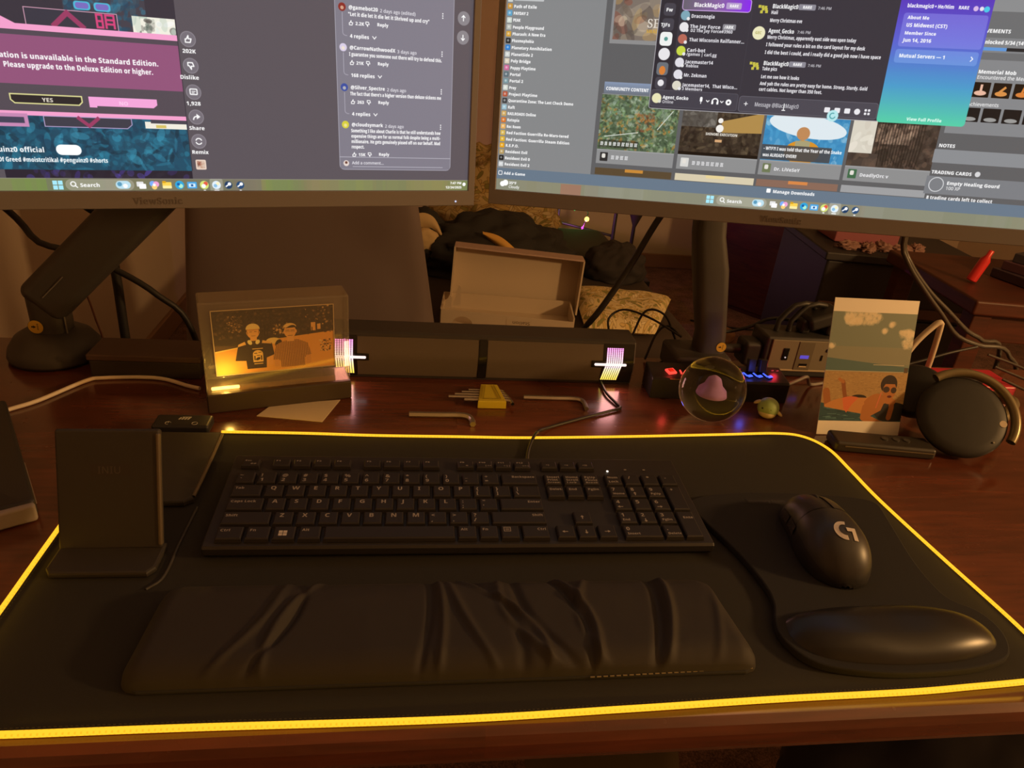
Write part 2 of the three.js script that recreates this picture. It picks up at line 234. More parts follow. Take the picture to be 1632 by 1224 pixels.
  // comments panel
  x.beginPath(); x.roundRect(1490, 300, 366, 715, 14); x.fillStyle = '#807d8a'; x.fill(); x.strokeStyle = '#a3a1ae'; x.lineWidth = 2; x.stroke();
  const C = [[557, '#8b2f2a', '@gamebot20', '2 days ago (edited)', ['"Let it die let it die let it Shrived up and cry"'], '2.2K', '4 replies'], [664, '#d9cfe8', '@CarrowNathwoodX', '3 days ago', ['I guarantee you someone out there will try to defend this.'], '21K', '168 replies'], [774, '#3a50a0', '@Silver_Spectre', '2 days ago', ["The fact that there's a higher version than deluxe sickens me"], '263', '4 replies'], [881, '#d8d040', '@cloudsymark', '2 days ago', ['Something I like about Charlie is that he still understands how', 'expensive things are for us normal folk despite being a multi-', 'millionaire. He gets genuinely pissed off on our behalf. Mad', 'respect.'], '15K', '']];
  for (const [y, col, n, d, L, likes, more] of C) {
    disc(x, 1511, y, 11, col); disc(x, 1511, y + 2, 5, 'rgba(255,240,200,.6)');
    x.strokeStyle = '#a9a6b4'; x.lineWidth = 2; x.beginPath(); x.moveTo(1511, y + 14); x.lineTo(1511, y + 66); x.quadraticCurveTo(1511, y + 75, 1524, y + 75); if (more) x.stroke();
    text(x, n, 1530, y - 1, 14); const nw = x.measureText(n).width; text(x, d, 1536 + nw, y, 13, '#eceaf0', 'normal');
    L.forEach((s, i) => text(x, s, 1528, y + 17 + i * 16, 14, '#fff', 'bold', 'sans-serif', Math.min(292, s.length * 5.1)));
    const yy = y + 40 + (L.length - 1) * 16; thumb(x, 1536, yy, 1, 0.7); text(x, likes, 1549, yy, 13); thumb(x, 1585, yy, -1, 0.7); text(x, 'Reply', 1614, yy - 2, 13);
    if (more) { text(x, more, 1532, y + 75, 14); const w = x.measureText(more).width; x.strokeStyle = '#fff'; x.lineWidth = 2.5; x.beginPath(); x.moveTo(1542 + w, y + 71); x.lineTo(1548 + w, y + 78); x.lineTo(1554 + w, y + 71); x.stroke(); }
    x.fillStyle = '#fff'; for (const k of [-6, 0, 6]) disc(x, 1820, y - 2 + k, 2, '#fff');
  }
  x.fillStyle = '#807d8a'; x.fillRect(1492, 978, 362, 34); x.strokeStyle = '#b4b2be'; x.beginPath(); x.moveTo(1490, 977); x.lineTo(1856, 977); x.moveTo(1530, 1006); x.lineTo(1830, 1006); x.stroke(); disc(x, 1510, 996, 9, '#e7d8d0'); disc(x, 1510, 994, 4, '#6a4238'); text(x, 'Add a comment...', 1528, 994, 13, '#f0eef4', 'normal');
  disc(x, 1889, 556, 20, '#8a868c'); disc(x, 1888, 610, 20, '#8a868c'); x.strokeStyle = '#fff'; x.lineWidth = 3;
  for (const [y, d] of [[556, -1], [610, 1]]) { x.beginPath(); x.moveTo(1888, y - 8); x.lineTo(1888, y + 8); x.moveTo(1882, y + d * 2); x.lineTo(1888, y + d * 8); x.lineTo(1894, y + d * 2); x.stroke(); }
  // taskbar
  x.fillStyle = '#7f8458'; x.fillRect(0, 1047, W, 33);
  for (let i = 0; i < 90; i++) { x.globalAlpha = 0.12; x.fillStyle = ['#6fa03c', '#8fb04c', '#a27d68', '#6f7a52', '#7a726a', '#9a8a50'][Math.floor(rnd() * 6)]; x.fillRect(rnd() * W, 1047, 30 + rnd() * 110, 33); } x.globalAlpha = 1;
  x.fillStyle = 'rgba(170,170,150,.5)'; x.fillRect(0, 1046, W, 2);
  x.fillStyle = 'rgba(118,112,108,.5)'; x.fillRect(690, 1047, 560, 33);
  windowsMark(x, 716, 1065, 24); searchBox(x, 735, 903, 1064, '#a49e8e'); taskIcons(x, 922, 1064, 33.4);
  text(x, '7:47 PM', 1858, 1056, 11); text(x, '12/24/2025', 1842, 1070, 11); disc(x, 1908, 1060, 6, '#fff');
});

const rightScreen = canvas(1920, 1080, (x, W, H) => {
  x.fillStyle = '#5f6062'; x.fillRect(0, 0, W, H);
  // list of titles
  x.fillStyle = '#86888a'; x.fillRect(0, 0, 322, 1010);
  const names = ['Path of Exile', 'PAYDAY 2', 'PEAK', 'People Playground', 'Pharaoh: A New Era', 'Phasmophobia', 'Planetary Annihilation', 'PlanetSide 2', 'Poly Bridge', 'Poppy Playtime', 'Portal', 'Portal 2', 'Prey', 'Project Playtime', 'Quarantine Zone: The Last Check Demo', 'Raft', 'RAILROADS Online', 'Ratopia', 'Rec Room', 'Red Faction Guerrilla Re-Mars-tered', 'Red Faction: Guerrilla Steam Edition', 'R.E.P.O.', 'Resident Evil', 'Resident Evil 0', 'Resident Evil 2'];
  const ic = ['#c8933d', '#5fa3c8', '#cfd8cf', '#b8bcb4', '#d8a23a', '#24292c', '#2c7fd0', '#cfd4d0', '#d8cdb8', '#d06a9a', '#5c6f78', '#7a98a0', '#d8dcd4', '#b8573c', '#3a3c3e', '#9cc0cf', '#d0a860', '#d8752c', '#e8b060', '#d8b450', '#e0b02c', '#e8a418', '#b89c60', '#17191a', '#d0d4d6'];
  names.forEach((s, i) => { const y = 506 + i * 20.35; rr(x, 4, y - 8, 16, 16, 2, ic[i]); rr(x, 8, y - 4, 7, 7, 2, 'rgba(255,255,255,.45)'); text(x, s, 24, y, 12.5, '#fff', 'bold', 'sans-serif', s.length * 6.1); });
  for (let i = 1; i < 24; i++) { const y = 506 - i * 20.35; rr(x, 4, y - 8, 16, 16, 2, ic[(i * 7) % 25]); rr(x, 24, y - 4, 60 + (i * 37) % 80, 8, 3, '#c2c4c6'); }
  // hero picture, generic
  x.fillStyle = '#8d8d8e'; x.fillRect(342, 300, 170, 302); blobs(x, 350, 300, 150, 290, '#7c7168', ['#a39482', '#4c443e', '#c8b49a', '#6a5d52', '#8a3d2c', '#d8a85a'], 70, 32, 8);
  text(x, 'SE', 455, 540, 34, '#e8e0d4', 'normal', 'serif'); text(x, 'SHADOWS', 455, 562, 13, '#d8a838', 'bold', 'serif');
  const gr = x.createLinearGradient(0, 716, 0, 752); gr.addColorStop(0, '#8798b4'); gr.addColorStop(1, '#6c727c'); x.fillStyle = gr; x.fillRect(340, 716, 1030, 36); text(x, 'COMMUNITY CONTENT', 346, 735, 15, '#fff', 'bold', 'sans-serif', 138);
  // four cards of community pictures (generic stand-ins)
  const cards = [[336, '噢……昏昏沉沉的不想醒', '野武大帝', 0], [602, '', '又是寂寞的夜晚', 1], [864, '- WTF?! I was told that the Year of the Snake\nwas ALREADY OVER!!', 'Dr. LiVeSeY', 2], [1128, '', 'DeadlyOrc v', 3]];
  for (const [a, cap, by, k] of cards) {
    x.fillStyle = '#8e8f90'; x.fillRect(a, 752, 254, 216); const b = 754, w = 254, h = 170;
    if (k === 0) { blobs(x, a, b, w, h, '#55664c', ['#7d9a6c', '#3c4f3a', '#9aa58a', '#b7c4b0', '#c8873c', '#2c3a2a', '#6f8f5c'], 900, 9, 2); blobs(x, a + 20, b + 10, 210, 60, 'rgba(0,0,0,0)', ['#9fb0a0', '#4c5f4a', '#7d9a6c'], 160, 10, 2); blobs(x, a + 120, b + 50, 60, 60, 'rgba(0,0,0,0)', ['#b8743c', '#5a3a2c', '#8a5a3c'], 60, 8, 2); x.strokeStyle = '#c8cfc4'; x.lineWidth = 3; x.beginPath(); x.moveTo(a + 20, b + 130); x.lineTo(a + 130, b + 112); x.moveTo(a + 190, b + 100); x.lineTo(a + 235, b + 40); x.stroke(); }
    if (k === 1) { blobs(x, a, b, w, h, '#3c3228', ['#54483a', '#2c241e', '#6a5a44', '#1f1a16'], 420, 14, 3); x.fillStyle = '#b08c4e'; x.beginPath(); x.moveTo(a + 125, b + 62); x.lineTo(a + 254, b + 30); x.lineTo(a + 254, b + 92); x.lineTo(a + 130, b + 96); x.fill(); blobs(x, a, b + 20, 110, 62, '#57524c', ['#7d786f', '#3f3b36', '#8f8a80'], 40, 14, 4); disc(x, a + 122, b + 60, 8, '#f4f0ea'); disc(x, a + 122, b + 84, 12, '#f4f0ea'); text(x, 'SHINOBI EXECUTION', a + 80, b + 103, 10, '#f1ece2'); x.fillStyle = '#d8a878'; x.fillRect(a + 112, b + 118, 22, 8); x.fillStyle = '#1a1612'; x.fillRect(a, b + 160, w, 10); }
    if (k === 2) { blobs(x, a, b, w, h, '#3f8fc0', ['#4fa2d0', '#2f7fb4', '#9cc8e0', '#3a86b8'], 260, 16, 3); x.fillStyle = '#dfeaf0'; x.beginPath(); x.ellipse(a + 130, b + 62, 120, 34, 0.12, 0, 6.3); x.fill(); disc(x, a + 120, b + 84, 20, '#c08a5a'); x.fillStyle = '#d8932c'; x.beginPath(); x.ellipse(a + 125, b + 140, 55, 36, 0, 0, 6.3); x.fill(); x.fillStyle = '#a8a078'; x.fillRect(a + 100, b + 106, 45, 16); x.fillStyle = 'rgba(70,72,76,.92)'; x.fillRect(a, b + 122, w - 40, 46); cap.split('\n').forEach((s, i) => text(x, s, a + 6, b + 134 + i * 20, 14, '#fff', 'bold', 'sans-serif', i ? 105 : 240)); }
    if (k === 3) { x.fillStyle = '#d9d3c4'; x.fillRect(a, b, w, h); blobs(x, a + 60, b, 194, h, '#40362f', ['#6b5547', '#2a2420', '#3a302a', '#55483e'], 260, 16, 3); blobs(x, a + 74, b + 40, 120, 60, 'rgba(0,0,0,0)', ['#a88a72', '#8f7260', '#b89a82', '#4a3c34'], 110, 14, 3); x.strokeStyle = '#1f1a17'; x.lineWidth = 4; for (let i = 0; i < 16; i++) { x.beginPath(); x.moveTo(a + 90 + i * 8, b + 4); x.quadraticCurveTo(a + 80 + i * 9, b + 90, a + 84 + i * 8, b + 150 + 18 * rnd()); x.globalAlpha = 0.5; x.stroke(); } x.globalAlpha = 1; blobs(x, a, b + 10, 70, 120, '#d9d3c4', ['#efe9da', '#cfc8b8'], 12, 20, 6); blobs(x, a, b + 130, 90, 40, '#4a3f38', ['#6b5547', '#3a312b'], 12, 20, 6); }
    x.fillStyle = '#8e8f90'; x.fillRect(a, b + h, w, 46); x.fillStyle = '#9a9b9c'; x.fillRect(a, b + h, w, 4); rr(x, a + 12, b + h + 10, 26, 28, 2, ['#2f2f30', '#d8d8d4', '#6f7a58', '#3f6a4a'][k]); rr(x, a + 18, b + h + 14, 12, 14, 4, '#e4e0d8'); if (k < 2) strokes(x, a + 48, b + h + 25, 14, k ? 7 : 4, '#e8e8ea'); else text(x, by, a + 48, b + h + 25, 15, '#e8e8ea', 'bold');
    if (k === 0) { x.fillStyle = 'rgba(30,30,30,.5)'; x.fillRect(a + 4, b + 140, 130, 24); strokes(x, a + 8, b + 152, 13, 9, '#fff'); }
    x.fillStyle = ['#5a4a34', '#d8cdb0', '#8a6a5a', '#9fa0a2'][k]; x.fillRect(a, 984, w, 22); x.fillStyle = ['#c88a3a', '#e8d49a', '#d8884a', '#9fa0a2'][k]; x.fillRect(a + 100, 984, 60, 10);
  }
  // the right column
  x.fillStyle = '#8b8d8f'; x.fillRect(1440, 300, 480, 170); x.fillStyle = '#6c6e70'; x.fillRect(1440, 470, 480, 340); x.fillStyle = '#808285'; x.fillRect(1440, 540, 480, 40); x.fillStyle = '#85878a'; x.fillRect(1395, 600, 525, 210);
  text(x, 'ACHIEVEMENTS', 1400, 521, 15); text(x, 'unlocked 5/34 (14%)', 1440, 551, 15, '#fff', 'bold', 'sans-serif', 130); x.fillStyle = '#22262a'; x.fillRect(1440, 566, 480, 9); x.fillStyle = '#5f97d8'; x.fillRect(1440, 566, 72, 9);
  text(x, 'Memorial Mob', 1450, 632, 15); text(x, 'Encountered the Memorial Mob', 1450, 648, 14, '#f0f0f0', 'normal');
  for (let i = 0; i < 6; i++) { rr(x, 1444 + i * 58, 662, 50, 42, 2, '#1c1612'); x.fillStyle = ['#e8b8a0', '#d8904a', '#d8803a'][i % 3]; x.beginPath(); x.ellipse(1469 + i * 58, 692, 17, 7, 0, 0, 6.3); x.fill(); x.save(); x.translate(1469 + i * 58, 682); x.rotate([0, 0.8, 0.3][i % 3]); x.fillRect(-3, -14, 7, 22); x.restore(); }
  text(x, 'Achievements', 1442, 724, 14, '#f0f0f0', 'normal');
  for (let i = 0; i < 7; i++) { rr(x, 1432 + i * 58, 734, 50, 40, 2, '#17191b'); x.fillStyle = '#9a9a98'; x.beginPath(); x.ellipse(1457 + i * 58, 766, 18, 6, 0, 0, 6.3); x.fill(); }
  text(x, 'NOTES', 1389, 846, 15); rr(x, 1380, 858, 540, 40, 2, '#8b8e92'); text(x, 'TRADING CARDS', 1386, 925, 15); disc(x, 1520, 925, 8, '#d8d8da'); x.fillStyle = '#7c7f84'; x.fillRect(1376, 938, 544, 54); x.strokeStyle = '#d8dadc'; x.lineWidth = 2.5; x.beginPath(); x.arc(1408, 963, 21, 0, 6.3); x.stroke(); text(x, 'Empty Healing Gourd', 1438, 956, 15); text(x, '100 XP', 1438, 972, 14, '#eee', 'normal'); text(x, '8 trading cards left to collect', 1388, 1003, 14, '#fff', 'bold');
  // bottom bar of the window, then the taskbar
  x.fillStyle = '#68798a'; x.fillRect(0, 1008, W, 37); rr(x, 6, 1018, 12, 12, 2, null, '#fff', 2); text(x, 'Add a Game', 24, 1024, 13, '#fff', 'bold'); rr(x, 901, 1012, 13, 13, 2, '#fff'); text(x, 'Manage Downloads', 921, 1020, 14, '#fff', 'bold');
  x.fillStyle = '#8a8b78'; x.fillRect(0, 1044, W, 36); for (let i = 0; i < 50; i++) { x.globalAlpha = 0.1; x.fillStyle = ['#a07a62', '#6f7a52', '#94987a', '#a5a695'][Math.floor(rnd() * 4)]; x.fillRect(rnd() * W, 1044, 40 + rnd() * 120, 36); } x.globalAlpha = 0.45; x.fillStyle = '#b5604a'; x.fillRect(225, 1046, 70, 34); x.globalAlpha = 1;
  disc(x, 22, 1060, 9, '#fff'); disc(x, 32, 1056, 10, '#fff'); text(x, '35°F', 44, 1055, 13); text(x, 'Cloudy', 44, 1069, 12, '#fff', 'normal');
  windowsMark(x, 726, 1060, 24); searchBox(x, 747, 908, 1060, '#a49e8e'); taskIcons(x, 930, 1060, 32);
  // the chat window
  x.beginPath(); x.roundRect(490, 120, 708, 668, 6); x.fillStyle = '#38363f'; x.fill(); x.strokeStyle = '#a8a6ac'; x.lineWidth = 2; x.stroke();
  x.fillStyle = '#302e36'; x.fillRect(492, 122, 60, 610); x.fillStyle = '#3f3d46'; x.fillRect(768, 122, 2, 664); x.fillRect(552, 122, 2, 610);
  const rail = [[498, 'Fw'], [541, 'TJFs']]; for (const [y, s] of rail) { rr(x, 502, y - 18, 36, 36, 9, '#46444e'); text(x, s, 520 - s.length * 5.5, y, 15); }
  rr(x, 500, 562, 38, 40, 10, '#f0f2f0'); disc(x, 519, 582, 6, '#5a9a92'); disc(x, 519, 626, 18, '#e8e6ea'); rr(x, 501, 650, 36, 38, 9, '#6a7078'); x.fillStyle = '#d8803a'; x.beginPath(); x.ellipse(519, 674, 10, 13, 0, 0, 6.3); x.fill(); for (const y of [711, 748]) { rr(x, 501, y - 18, 36, 36, 9, '#46444e'); disc(x, 519, y, 10, '#e8e6ea'); }
  const pg = x.createLinearGradient(560, 0, 764, 0); pg.addColorStop(0, '#6a6470'); pg.addColorStop(0.55, '#8a62a8'); pg.addColorStop(1, '#8a2cf0'); rr(x, 558, 462, 206, 36, 8, pg, '#d8b0f0', 2); text(x, 'BlackMagic0', 592, 482, 16, '#fff', 'bold', 'sans-serif', 92); rr(x, 690, 473, 46, 18, 4, '#b8a0d0'); text(x, 'RARE', 700, 482, 11);
  const us = [[513, 'Draconogia', '', '#7ea8b8'], [546, 'The Jay Force', '• D2 The Jay Force#3960', '#e8e6ea'], [580, '💧 That Wisconsin Railfanner...', '', '#b86a5a'], [614, 'Carl-bot', '/games | carl.gg', '#c8d84a'], [648, 'Jacemaster14', '🎮 Roblox', '#e0dee6'], [683, 'Mr. Zekman', '', '#e0dee6'], [716, 'Jacemaster14, 💧 That Wisco...', '3 Members', '#dcd8c8']];
  for (const [y, n, sub, col] of us) { disc(x, 570, y, 14, col); disc(x, 580, y + 9, 5, '#e8e8ea'); text(x, n.replace(/[^\x20-\x7e]/g, ''), 588, y - (sub ? 4 : 0), 15, '#eceaf0', 'bold', 'sans-serif', n.length > 20 ? 172 : n.length * 7.2); if (sub) text(x, sub.replace(/[^\x20-\x7e]/g, ''), 588, y + 9, 12, '#e0dee4', 'bold'); }
  rr(x, 688, 533, 40, 17, 4, '#8a8890'); text(x, '/ARK', 693, 542, 12);
  rr(x, 494, 732, 272, 50, 6, '#44424c', '#5a5862', 1.5); disc(x, 512, 757, 15, '#e8e4b8'); disc(x, 522, 766, 5, '#dfe0d0'); text(x, 'Agent_Gecko', 531, 752, 15, '#fff', 'bold', 'sans-serif', 82); text(x, 'Online', 531, 767, 12, '#e8e6ea', 'normal');
  for (const [px, k] of [[653, 0], [697, 1], [739, 2]]) { x.fillStyle = '#fff'; if (k === 0) { rr(x, px - 4, 746, 8, 15, 4, '#fff'); x.fillRect(px - 1, 761, 2, 6); } if (k === 1) { x.strokeStyle = '#fff'; x.lineWidth = 4; x.beginPath(); x.arc(px, 758, 9, 3.14, 6.28); x.stroke(); x.fillRect(px - 11, 757, 6, 9); x.fillRect(px + 5, 757, 6, 9); } if (k === 2) { disc(x, px, 758, 9, '#fff'); disc(x, px, 758, 3, '#44424c'); } if (k < 2) { x.strokeStyle = '#fff'; x.lineWidth = 2.5; x.beginPath(); x.moveTo(px + 16, 755); x.lineTo(px + 21, 760); x.lineTo(px + 26, 755); x.stroke(); } }
  const msg = [[494, 'Haii'], [516, 'Merry Christmas eve'], [563, 'Merry Christmas, apparently east side was open today'], [584, 'I followed your rules a bit on the card layout for my desk'], [606, 'I did the best i could, and i really did a good job now i have space'], [653, 'Take pics'], [676, 'Let me see how it looks'], [696, 'And yah the rules are pretty easy for home. Strong. Sturdy. Gold'], [713, 'cert cables. Not longer than 350 feet.']];
  for (const [y, s] of msg) text(x, s, 826, y, 15, '#f6f4f8', 'bold', 'sans-serif', s.length * 5.03);
  for (const [y, n, col, badge] of [[478, 'BlackMagic0', '#c8c04a', 1], [546, 'Agent_Gecko', '#ece8c0', 0], [638, 'BlackMagic0', '#c8c04a', 1]]) { if (badge) { x.fillStyle = col; for (let i = 0; i < 7; i++) { x.fillRect(786 + (i * 11) % 24, y - 2 + (i * 7) % 20, 8, 8); } } else { disc(x, 799, y + 8, 19, col); text(x, 'GEC', 788, y + 8, 10, '#b8b06a'); } text(x, n, 827, y, 16, '#fff', 'bold', 'sans-serif', 76); if (badge) { rr(x, 904, y - 8, 50, 16, 4, '#8d8b96'); text(x, 'RARE', 916, y, 11); } text(x, '7:46 PM', badge ? 960 : 912, y + 1, 11, '#d8d6dc', 'normal'); }
  rr(x, 772, 737, 418, 46, 8, '#4b4953', '#6a6872', 1.5); text(x, '+', 786, 759, 26, '#fff', 'normal'); text(x, 'Message @BlackMagic0', 820, 759, 16, '#d8d6dc', 'normal', 'sans-serif', 135); x.fillStyle = '#fff'; x.fillRect(909, 752, 2.5, 20); x.fillRect(905, 771, 11, 2.5);
  [1041, 1071, 1101, 1131, 1161].forEach((px, i) => { if (i < 3) rr(x, px - 8, 756, 17, 15, 3, '#ecebf0'); else if (i === 3) disc(x, px, 764, 9, '#ecebf0'); else for (const [a, b] of [[-5, -5], [5, -5], [-5, 5], [5, 5]]) rr(x, px + a - 4, 764 + b - 4, 7, 7, 2, '#ecebf0'); });
  // the profile card
  const cg = x.createLinearGradient(0, 430, 0, 790); cg.addColorStop(0, '#5a35b8'); cg.addColorStop(0.35, '#5b62d0'); cg.addColorStop(0.7, '#4a9ccc'); cg.addColorStop(1, '#55d0a8'); rr(x, 1192, 120, 256, 670, 10, cg);
  text(x, 'blackmagic0 • He/Him', 1212, 463, 14, '#fff', 'bold', 'sans-serif', 130); text(x, 'RARE', 1354, 464, 12); disc(x, 1402, 465, 7, '#d8b8e8'); disc(x, 1418, 465, 6, '#e8e0f0'); disc(x, 1432, 466, 8, '#4ac8e8');
  rr(x, 1208, 482, 234, 92, 8, 'rgba(150,150,240,.45)'); text(x, 'About Me', 1220, 494, 13); text(x, 'US Midwest (CST)', 1220, 515, 14); text(x, 'Member Since', 1220, 536, 13); text(x, 'Jun 14, 2016', 1220, 556, 14); rr(x, 1206, 581, 234, 38, 8, 'rgba(150,190,250,.35)'); text(x, 'Mutual Servers — 1', 1218, 599, 14); x.strokeStyle = '#fff'; x.lineWidth = 2.5; x.beginPath(); x.moveTo(1420, 594); x.lineTo(1426, 600); x.lineTo(1420, 607); x.stroke(); text(x, 'View Full Profile', 1279, 776, 13, '#e8fff4', 'bold');
  disc(x, 1061, 780, 17, '#b8e8ec'); x.strokeStyle = '#4aa0a8'; x.lineWidth = 3; x.beginPath(); x.arc(1061, 780, 8, 0.2, 5.2); x.stroke();
});

// ---------------------------------------------------------------- monitors on their arms
const serif = await new FontLoader().loadAsync('fonts/droid/droid_serif_bold.typeface.json');
const bezelMat = M(lin(0.21, 0.195, 0.2), 0.45), backMat = M(lin(0.05, 0.05, 0.05), 0.6);
function monitor(label, ref, dx, dy, yaw, tilt, roll, tex, glow, logo, led) {
  const g = thing('monitor', label, 'monitor');
  g.rotation.set(-tilt * D, yaw * D, roll * D, 'YXZ'); g.updateMatrix();
  g.position.copy(V3(dx, dy, 0).applyQuaternion(g.quaternion).add(V3(...ref)));
  const W = 0.6122, H = 0.3605, chin = 0.0155, side = 0.0073, sw = 0.5976, sh = 0.3362;
  const f = shapeOf([[-W / 2, 0], [W / 2, 0], [W / 2, H], [-W / 2, H]]); f.holes.push(new THREE.Path([[-sw / 2, chin], [-sw / 2, chin + sh], [sw / 2, chin + sh], [sw / 2, chin]].map(([a, b]) => new THREE.Vector2(a, b))));
  const fg = new THREE.ExtrudeGeometry(f, { depth: 0.008, bevelEnabled: true, bevelSize: 0.0006, bevelThickness: 0.0006, bevelOffset: -0.0006, bevelSegments: 1 }); fg.translate(0, 0, -0.0086);
  const bez = part(g, 'bezel', fg, bezelMat);
  part(g, 'housing', at(box(W - 0.004, H - 0.004, 0.018, 0.004), 0, H / 2, -0.0182), backMat);
  part(g, 'back_cover', at(box(0.34, 0.2, 0.03, 0.012), 0, H / 2, -0.042), backMat);
  const s = part(g, 'screen', at(new THREE.PlaneGeometry(sw, sh), 0, chin + sh / 2, -0.003), M(0x000000, 0.35, { emissive: 0xffffff, emissiveMap: tex, emissiveIntensity: 1 })); s.userData.label = 'lit screen';
  const l = new THREE.RectAreaLight(glow, 1, sw, sh); l.name = 'screen_light'; l.position.set(0, chin + sh / 2, -0.001); l.rotation.y = Math.PI; g.add(l);
  const lg = new TextGeometry('ViewSonic', { font: serif, size: 0.0056, depth: 0.0003, curveSegments: 3, bevelEnabled: false }); lg.center(); lg.translate(logo, 0.007, 0.0002);
  part(bez, 'logo', lg, M(lin(0.14, 0.127, 0.128), 0.5));
  part(bez, 'power_light', at(cyl(0.0009, 0.0006, 12), led, 0.0045, 0.0002, Math.PI / 2), M(0x000000, 0.5, { emissive: 0xcfd8ff, emissiveIntensity: 1.2 }));
  part(g, 'mount_plate', at(box(0.11, 0.11, 0.012, 0.003), 0, H / 2, -0.063), black);
  return g;
}
const monitorLeft = monitor('left monitor showing a paused video with a pink pop-up beside comments', [-0.288, 0.25, -0.123], 0.0025, -0.0043, 16.82, 3.63, 0.05, leftScreen, lin(0.03, 0.026, 0.034), 0.0, 0.285);
const monitorRight = monitor('right monitor showing a dark chat window over a list of titles', [0.0234, 0.2476, -0.2191], 0.306, 0, -17.44, 8.52, 2.73, rightScreen, lin(0.03, 0.03, 0.036), 0.0, 0.285);

const stickerTex = canvas(128, 128, (x) => { x.fillStyle = '#2a2418'; x.fillRect(0, 0, 128, 128); disc(x, 64, 64, 62, '#e0b83c'); text(x, 'ErGear', 32, 46, 19, '#2a2010'); x.fillStyle = '#2a2010'; x.beginPath(); x.moveTo(64, 60); x.lineTo(50, 84); x.lineTo(58, 84); x.lineTo(58, 100); x.lineTo(70, 100); x.lineTo(70, 84); x.lineTo(78, 84); x.fill(); });
const stickerMat = M(0xffffff, 0.5, { map: stickerTex });
function armBar(a, b, w, t, mat, parent, name) {          // a flat rounded bar from a to b
  const A = V3(...a), B = V3(...b), L = A.distanceTo(B), g = box(L + w * 0.5, w, t, Math.min(w, t) * 0.3, 4);
  const m = part(parent, name, g, mat); m.position.copy(A.clone().add(B).multiplyScalar(0.5)); m.quaternion.setFromUnitVectors(V3(1, 0, 0), B.sub(A).normalize()); return m;
}
const armMat = M(lin(0.06, 0.057, 0.056), 0.5);
{
  const a = thing('monitor_mount', 'black monitor mount on a round base holding the left monitor', 'monitor mount', [-0.5, 0, -0.325]);
  part(a, 'base', lathe([[0, 0.0005], [0.052, 0.0005], [0.0535, 0.006], [0.051, 0.016], [0.043, 0.028], [0.03, 0.036], [0, 0.037]], 48), armMat);
  part(a, 'post', at(box(0.042, 0.075, 0.04, 0.014, 4), 0.002, 0.06, 0), armMat);
  armBar([0.005, 0.078, 0], [0.16, 0.232, -0.005], 0.058, 0.044, armMat, a, 'lower_arm');
  armBar([0.16, 0.232, -0.005], [0.188, 0.43, 0.055], 0.05, 0.04, armMat, a, 'upper_arm');
  part(a, 'trim_line', tube([[0.008, 0.085, 0.0225], [0.035, 0.112, 0.0222]], 0.0007, 6, 5), M(lin(0.2, 0.19, 0.18), 0.4));
  part(a, 'edge_trim', at(box(0.0012, 0.05, 0.002, 0.0004), 0.0236, 0.05, 0.014), M(lin(0.2, 0.19, 0.18), 0.4));
  const s = part(a, 'sticker', at(cyl(0.0088, 0.0008, 28), 0, 0, 0, Math.PI / 2), [armMat, stickerMat, stickerMat], [-0.008, 0.046, 0.0204]); s.userData.label = 'round yellow sticker';
}
{
  const a = thing('monitor_mount', 'black upright monitor mount behind the glass ball holding the right monitor', 'monitor mount', [0.358, 0, -0.335]);
  part(a, 'base', at(box(0.082, 0.034, 0.07, 0.006), -0.008, 0.0175, 0), armMat);
  const sec = [[0.008, 0.03, 0.0215], [0.006, 0.06, 0.0205], [-0.003, 0.1, 0.022], [-0.015, 0.155, 0.0235], [-0.027, 0.2, 0.021], [-0.032, 0.24, 0.02], [-0.035, 0.33, 0.02]];
  part(a, 'upright', grid(24, sec.length - 1, (u, v) => { const i = Math.min(sec.length - 1, Math.round(v * (sec.length - 1))), [cx, y, r] = sec[i], t = -u * Math.PI * 2, c = Math.cos(t), s = Math.sin(t); return [cx + r * Math.sign(c) * Math.pow(Math.abs(c), 0.55), y, r * 0.85 * Math.sign(s) * Math.pow(Math.abs(s), 0.55)]; }), armMat);
  armBar([-0.035, 0.31, 0], [-0.052, 0.415, 0.0], 0.036, 0.03, armMat, a, 'upper_arm');
  const s = part(a, 'sticker', at(cyl(0.0075, 0.0008, 28), 0, 0, 0, Math.PI / 2), [armMat, stickerMat, stickerMat], [0.019, 0.045, 0.0178]); s.userData.label = 'round yellow sticker';
}
